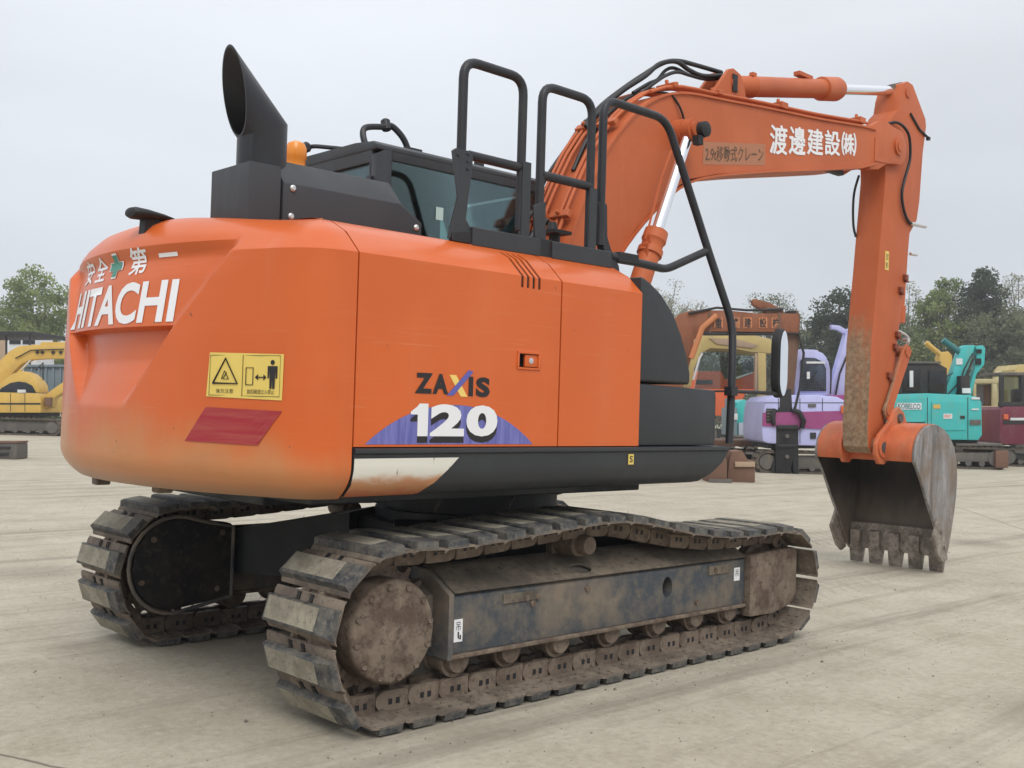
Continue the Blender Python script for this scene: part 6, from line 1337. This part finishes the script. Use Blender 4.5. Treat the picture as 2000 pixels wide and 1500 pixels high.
# ------------------------------------------------------------------ trees and weeds
def leafmat(name, c1, c2, c3):
    k = NT(name); oi = k.N('ShaderNodeObjectInfo'); at = k.N('ShaderNodeAttribute'); at.attribute_name = 'tone'
    v = k.mix(k.rng(at.outputs['Fac'], 0, .6), c1, c2); v = k.mix(k.rng(at.outputs['Fac'], .6, 1), v, c3)
    n_ = k.noise(.5, 3, .5); v = k.mix(k.math('MULTIPLY', k.rng(n_, .4, .7), .4), v, c1)
    m = k.set(v, .7, 0, .25)
    tl = k.N('ShaderNodeBsdfTranslucent'); k.L(v, tl.inputs[0]); ms = k.N('ShaderNodeMixShader'); ms.inputs[0].default_value = .45
    k.L(k.p.outputs[0], ms.inputs[1]); k.L(tl.outputs[0], ms.inputs[2]); k.L(ms.outputs[0], k.o.inputs[0]); return m
M['leaf_green'] = leafmat('spring_green_leaf', (.16, .21, .085), (.27, .33, .125), (.37, .42, .18))
M['leaf_dark'] = leafmat('dark_evergreen_leaf', (.060, .082, .058), (.095, .122, .080), (.13, .16, .10))
M['leaf_pale'] = leafmat('pale_budding_leaf', (.27, .28, .20), (.35, .36, .27), (.43, .43, .33))
M['leaf_mid'] = leafmat('olive_leaf', (.135, .155, .095), (.185, .21, .125), (.24, .26, .16))
M['bark'] = dirty('bark', (.10, .085, .07), (.17, .15, .125), (.07, .06, .05), sc=3)
M['weed'] = leafmat('weed_leaf', (.05, .085, .025), (.10, .15, .045), (.15, .20, .07))
def tree(name, label, x, y, h, r, leaf, style='round', dens=1., group='trees along the far edge of the yard', base=.06):
    g = np.random.default_rng(int(abs(x*131+y*17+h*7))); root = empty(name, label, 'tree', (x, y, 0), 0, group)
    b = B(); lean = g.normal(0, .25, 2); b.lathe((0, 0, 0), (lean[0]*.1, lean[1]*.1, 1), [(0, .014*h+.05), (h*.35, .010*h+.03), (h*.75, .015)], 8)
    ncl = int({'round': 110, 'conifer': 110, 'bare': 110}[style]*max(1, (r/2.6)))
    C = []
    while len(C) < ncl:
        p = g.uniform(-1, 1, 3); q = np.hypot(*p[:2])
        if style == 'conifer':
            t = (p[2]+1)/2
            if q > (1-t)*.95+.10: continue
            if len(C) < 26: p = np.array((g.normal(0, .04), g.normal(0, .04), len(C)/13-1))
        elif q*q+p[2]**2 > 1 or (q*q+p[2]**2 < .18): continue
        hz_ = h*base; C.append((p[0]*r*(.85+.3*g.random()), p[1]*r*(.85+.3*g.random()), hz_+(h-hz_)*(p[2]+1)/2*(.92+.12*g.random())))
    C = np.array(C)
    for c_ in C[::(1 if style == 'bare' else 3)]:
        s_ = max(h*.15, c_[2]*(.55 if style != 'conifer' else .95)); mid = (c_[0]*.35+g.normal(0, .12), c_[1]*.45+g.normal(0, .12), s_+(c_[2]-s_)*.55)
        b.spline([(lean[0]*.1*s_/h, lean[1]*.1*s_/h, s_), mid, tuple(c_)], .035 if style != 'bare' else .028, 4, sub=3)
    b.obj('trunk', 'bark', root)
    per = int({'round': 140, 'conifer': 130, 'bare': 75}[style]*dens); cr = {'round': .80, 'conifer': .60, 'bare': .75}[style]*max(1, r/3.0)
    n_ = len(C)*per; d = g.normal(0, 1, (n_, 3)); d /= np.linalg.norm(d, axis=1)[:, None]; rad = g.random(n_)**.45
    P_ = np.repeat(C, per, 0)+d*(rad[:, None]*cr*g.uniform(.6, 1.3, (len(C), 1)).repeat(per, 0))*np.array([1, 1, .75])
    P_[:, 2] = np.maximum(P_[:, 2], .2)
    sz = g.uniform(.055, .13, n_)*{'round': 1., 'conifer': 1.0, 'bare': .62}[style]
    u = g.normal(0, 1, (n_, 3)); u /= np.linalg.norm(u, axis=1)[:, None]; v = np.cross(u, g.normal(0, 1, (n_, 3))); v /= np.linalg.norm(v, axis=1)[:, None]
    V = np.stack([P_-u*sz[:, None]*1.2, P_-v*sz[:, None]*.7, P_+u*sz[:, None]*1.2, P_+v*sz[:, None]*.7], 1).reshape(-1, 3)
    me = bpy.data.meshes.new('crown'); F = np.arange(n_*4).reshape(-1, 4)
    me.vertices.add(n_*4); me.vertices.foreach_set('co', V.ravel()); me.loops.add(n_*4); me.loops.foreach_set('vertex_index', F.ravel().astype(np.int32))
    me.polygons.add(n_); me.polygons.foreach_set('loop_start', np.arange(0, n_*4, 4, dtype=np.int32)); me.update(calc_edges=True)
    at = me.attributes.new('tone', 'FLOAT', 'FACE'); at.data.foreach_set('value', (g.random((len(C), 1)).repeat(per, 0).ravel()*.6+g.random(n_)*.4).astype(np.float32))
    me.materials.append(M[leaf]); o = bpy.data.objects.new('crown', me); COL.objects.link(o); o.parent = root
def spot(u, D):         # a place on the ground D metres ahead and u of the lens's half-widths to the right
    p = Vector((-4.169, -4.751, 0))+Vector((fw.x, fw.y, 0)).normalized()*D+rt0*(u*D); return p.x, p.y
TREES = [
 ('broadleaf_tree', 'dense green round tree behind the yellow machines at far left', -.445, 75, 10.3, 2.7, 'leaf_green', 'round', 1.15),
 ('broadleaf_tree', 'lower green tree cut by the left edge of the picture', -.500, 82, 7.6, 2.4, 'leaf_green', 'round', 1.0),
 ('bare_tree', 'thin budding tree just right of the dark fuel hatch', .142, 80, 11.6, 1.9, 'leaf_pale', 'bare', .9),
 ('bare_tree', 'pale budding tree above the curved orange boom', .168, 86, 11.0, 2.0, 'leaf_pale', 'bare', .8),
 ('bare_tree', 'twiggy low tree seen above the level rusty boom', .200, 84, 8.4, 2.0, 'leaf_pale', 'bare', .35),
 ('broadleaf_tree', 'loose tree with spring leaves behind the folded rusty arm', .238, 80, 11.3, 2.3, 'leaf_mid', 'bare', 1.3),
 ('broadleaf_tree', 'olive tree between the rusty arm and the dark evergreen', .272, 78, 8.9, 2.2, 'leaf_mid', 'round', .8),
 ('evergreen_tree', 'dark evergreen just left of the big excavator arm', .303, 72, 9.7, 2.1, 'leaf_dark', 'round', 1.3),
 ('evergreen_tree', 'dark evergreen half hidden by the big excavator arm', .330, 72, 10.2, 2.0, 'leaf_dark', 'round', 1.2),
 ('broadleaf_tree', 'pale loose tree just right of the big excavator arm', .366, 82, 11.6, 2.2, 'leaf_pale', 'bare', 1.5),
 ('broadleaf_tree', 'broad light green tree above the yellow boom', .398, 76, 10.9, 3.0, 'leaf_green', 'round', 1.15),
 ('broadleaf_tree', 'tall pale green tree behind the broad light green one', .412, 88, 13.2, 2.6, 'leaf_pale', 'bare', 1.3),
 ('evergreen_tree', 'dark pointed evergreen above the beige machine', .437, 74, 12.0, 1.5, 'leaf_dark', 'round', 1.5),
 ('broadleaf_tree', 'olive tree below the pointed evergreen', .452, 71, 9.5, 2.2, 'leaf_mid', 'round', 1.0),
 ('bare_tree', 'tall grey green tree at the right edge', .475, 80, 13.3, 2.7, 'leaf_pale', 'bare', 1.6),
 ('broadleaf_tree', 'olive tree cut by the right edge', .500, 75, 10.8, 2.8, 'leaf_mid', 'round', 1.0)]
for nm, lb, u, D, h, r, lf, st, dn in TREES: x, y = spot(u, D); tree(nm, lb, x, y, h, r, lf, st, dn)
# wood behind the row, too deep to count
def wood():
    g = np.random.default_rng(5); V = []; n_ = 0; T = []
    for u in np.linspace(-.62, .66, 150):
        if -.40 < u < .13 and False: continue
        D = 92+g.uniform(-4, 10); x, y = spot(u+g.normal(0, .004), D); H = (6.0+g.uniform(0, 2.4)) * (1.12 if u > .27 else .85 if u > .12 else .95); r = 2.0
        m_ = 520; d = g.normal(0, 1, (m_, 3)); d /= np.linalg.norm(d, axis=1)[:, None]; P_ = np.array((x, y, H*.52))+d*(g.random(m_)**.4)[:, None]*np.array((r, r, H*.52))
        sz = g.uniform(.12, .28, m_)[:, None]; u_ = g.normal(0, 1, (m_, 3)); u_ /= np.linalg.norm(u_, axis=1)[:, None]; v_ = np.cross(u_, g.normal(0, 1, (m_, 3))); v_ /= np.linalg.norm(v_, axis=1)[:, None]
        V.append(np.stack([P_-u_*sz, P_-v_*sz*.7, P_+u_*sz, P_+v_*sz*.7], 1).reshape(-1, 3)); T.append(np.full(m_, g.random()*.6)+g.random(m_)*.4)
    V = np.concatenate(V); n_ = len(V)//4; me = bpy.data.meshes.new('far_wood'); me.vertices.add(n_*4); me.vertices.foreach_set('co', V.ravel()); me.loops.add(n_*4); me.loops.foreach_set('vertex_index', np.arange(n_*4, dtype=np.int32))
    me.polygons.add(n_); me.polygons.foreach_set('loop_start', np.arange(0, n_*4, 4, dtype=np.int32)); me.update(calc_edges=True)
    at = me.attributes.new('tone', 'FLOAT', 'FACE'); at.data.foreach_set('value', np.concatenate(T).astype(np.float32)); me.materials.append(M['leaf_mid'])
    o = bpy.data.objects.new('far_wood', me); COL.objects.link(o); o['kind'] = 'stuff'; o['label'] = 'low far off wood behind the row of machines'; o['category'] = 'wood'
wood()
def weeds():
    g = np.random.default_rng(9); V = []; F = []; k = 0
    for u0, u1, D0, D1, n_ in ((-.50, -.38, 38.5, 41.5, 1500), (.10, .52, 62, 68, 2500)):
        for _ in range(n_):
            x, y = spot(g.uniform(u0, u1), g.uniform(D0, D1)); h = g.uniform(.15, .75); w = .035+h*.05; a = g.uniform(0, 6.28); dx, dy = math.cos(a)*w, math.sin(a)*w; lx, ly = g.normal(0, .12, 2)
            V += [(x-dx, y-dy, 0), (x+dx, y+dy, 0), (x+lx+dx*.7, y+ly+dy*.7, h*.6), (x+lx*1.8, y+ly*1.8, h)]; F.append((k, k+1, k+2, k+3)); k += 4
    o = rawobj('weeds', V, F, 'weed', kind='stuff'); o['label'] = 'weeds and grass growing along the far edge of the yard'; o['category'] = 'grass'
weeds()
# small loose stones on the concrete
def grit():
    g = np.random.default_rng(3); V = []; F = []; k = 0
    for _ in range(2600):
        r_ = g.random()**.7*14+1.6; a = CY+g.uniform(-.48, .48); x, y = -4.169+math.cos(a)*r_, -4.751+math.sin(a)*r_; s_ = g.uniform(.002, .007)*(1+(g.random() > .97)*1.6)
        if g.random() < .03: x, y, s_ = g.uniform(-1.9, 1.9), -1.27-abs(g.normal(0, .2)), g.uniform(.003, .009)
        b0 = g.uniform(0, 6.28); V += [(x+s_*math.cos(b0+2.1*i), y+s_*math.sin(b0+2.1*i), 0) for i in range(3)]+[(x, y, s_*.9)]; F += [(k, k+1, k+3), (k+1, k+2, k+3), (k+2, k, k+3)]; k += 4
    o = rawobj('grit', V, F, dirty('grit_stone', (.16, .14, .11), (.30, .27, .22), (.10, .09, .07)), kind='stuff'); o['label'] = 'grit and crumbs scattered over the concrete'; o['category'] = 'grit'
grit()

# thin spring haze over the yard
M['haze'] = bpy.data.materials.new('haze_air'); M['haze'].use_nodes = True
_t = M['haze'].node_tree; _t.nodes.clear(); _o = _t.nodes.new('ShaderNodeOutputMaterial'); _v = _t.nodes.new('ShaderNodeVolumePrincipled')
_v.inputs['Density'].default_value = .0013; _v.inputs['Color'].default_value = (.93, .95, .98, 1); _t.links.new(_v.outputs[0], _o.inputs['Volume'])
b = B(); b.box((20, 20, 9.5), (500, 500, 21)); hz = b.obj('haze', 'haze', smooth=0); hz['kind'] = 'stuff'
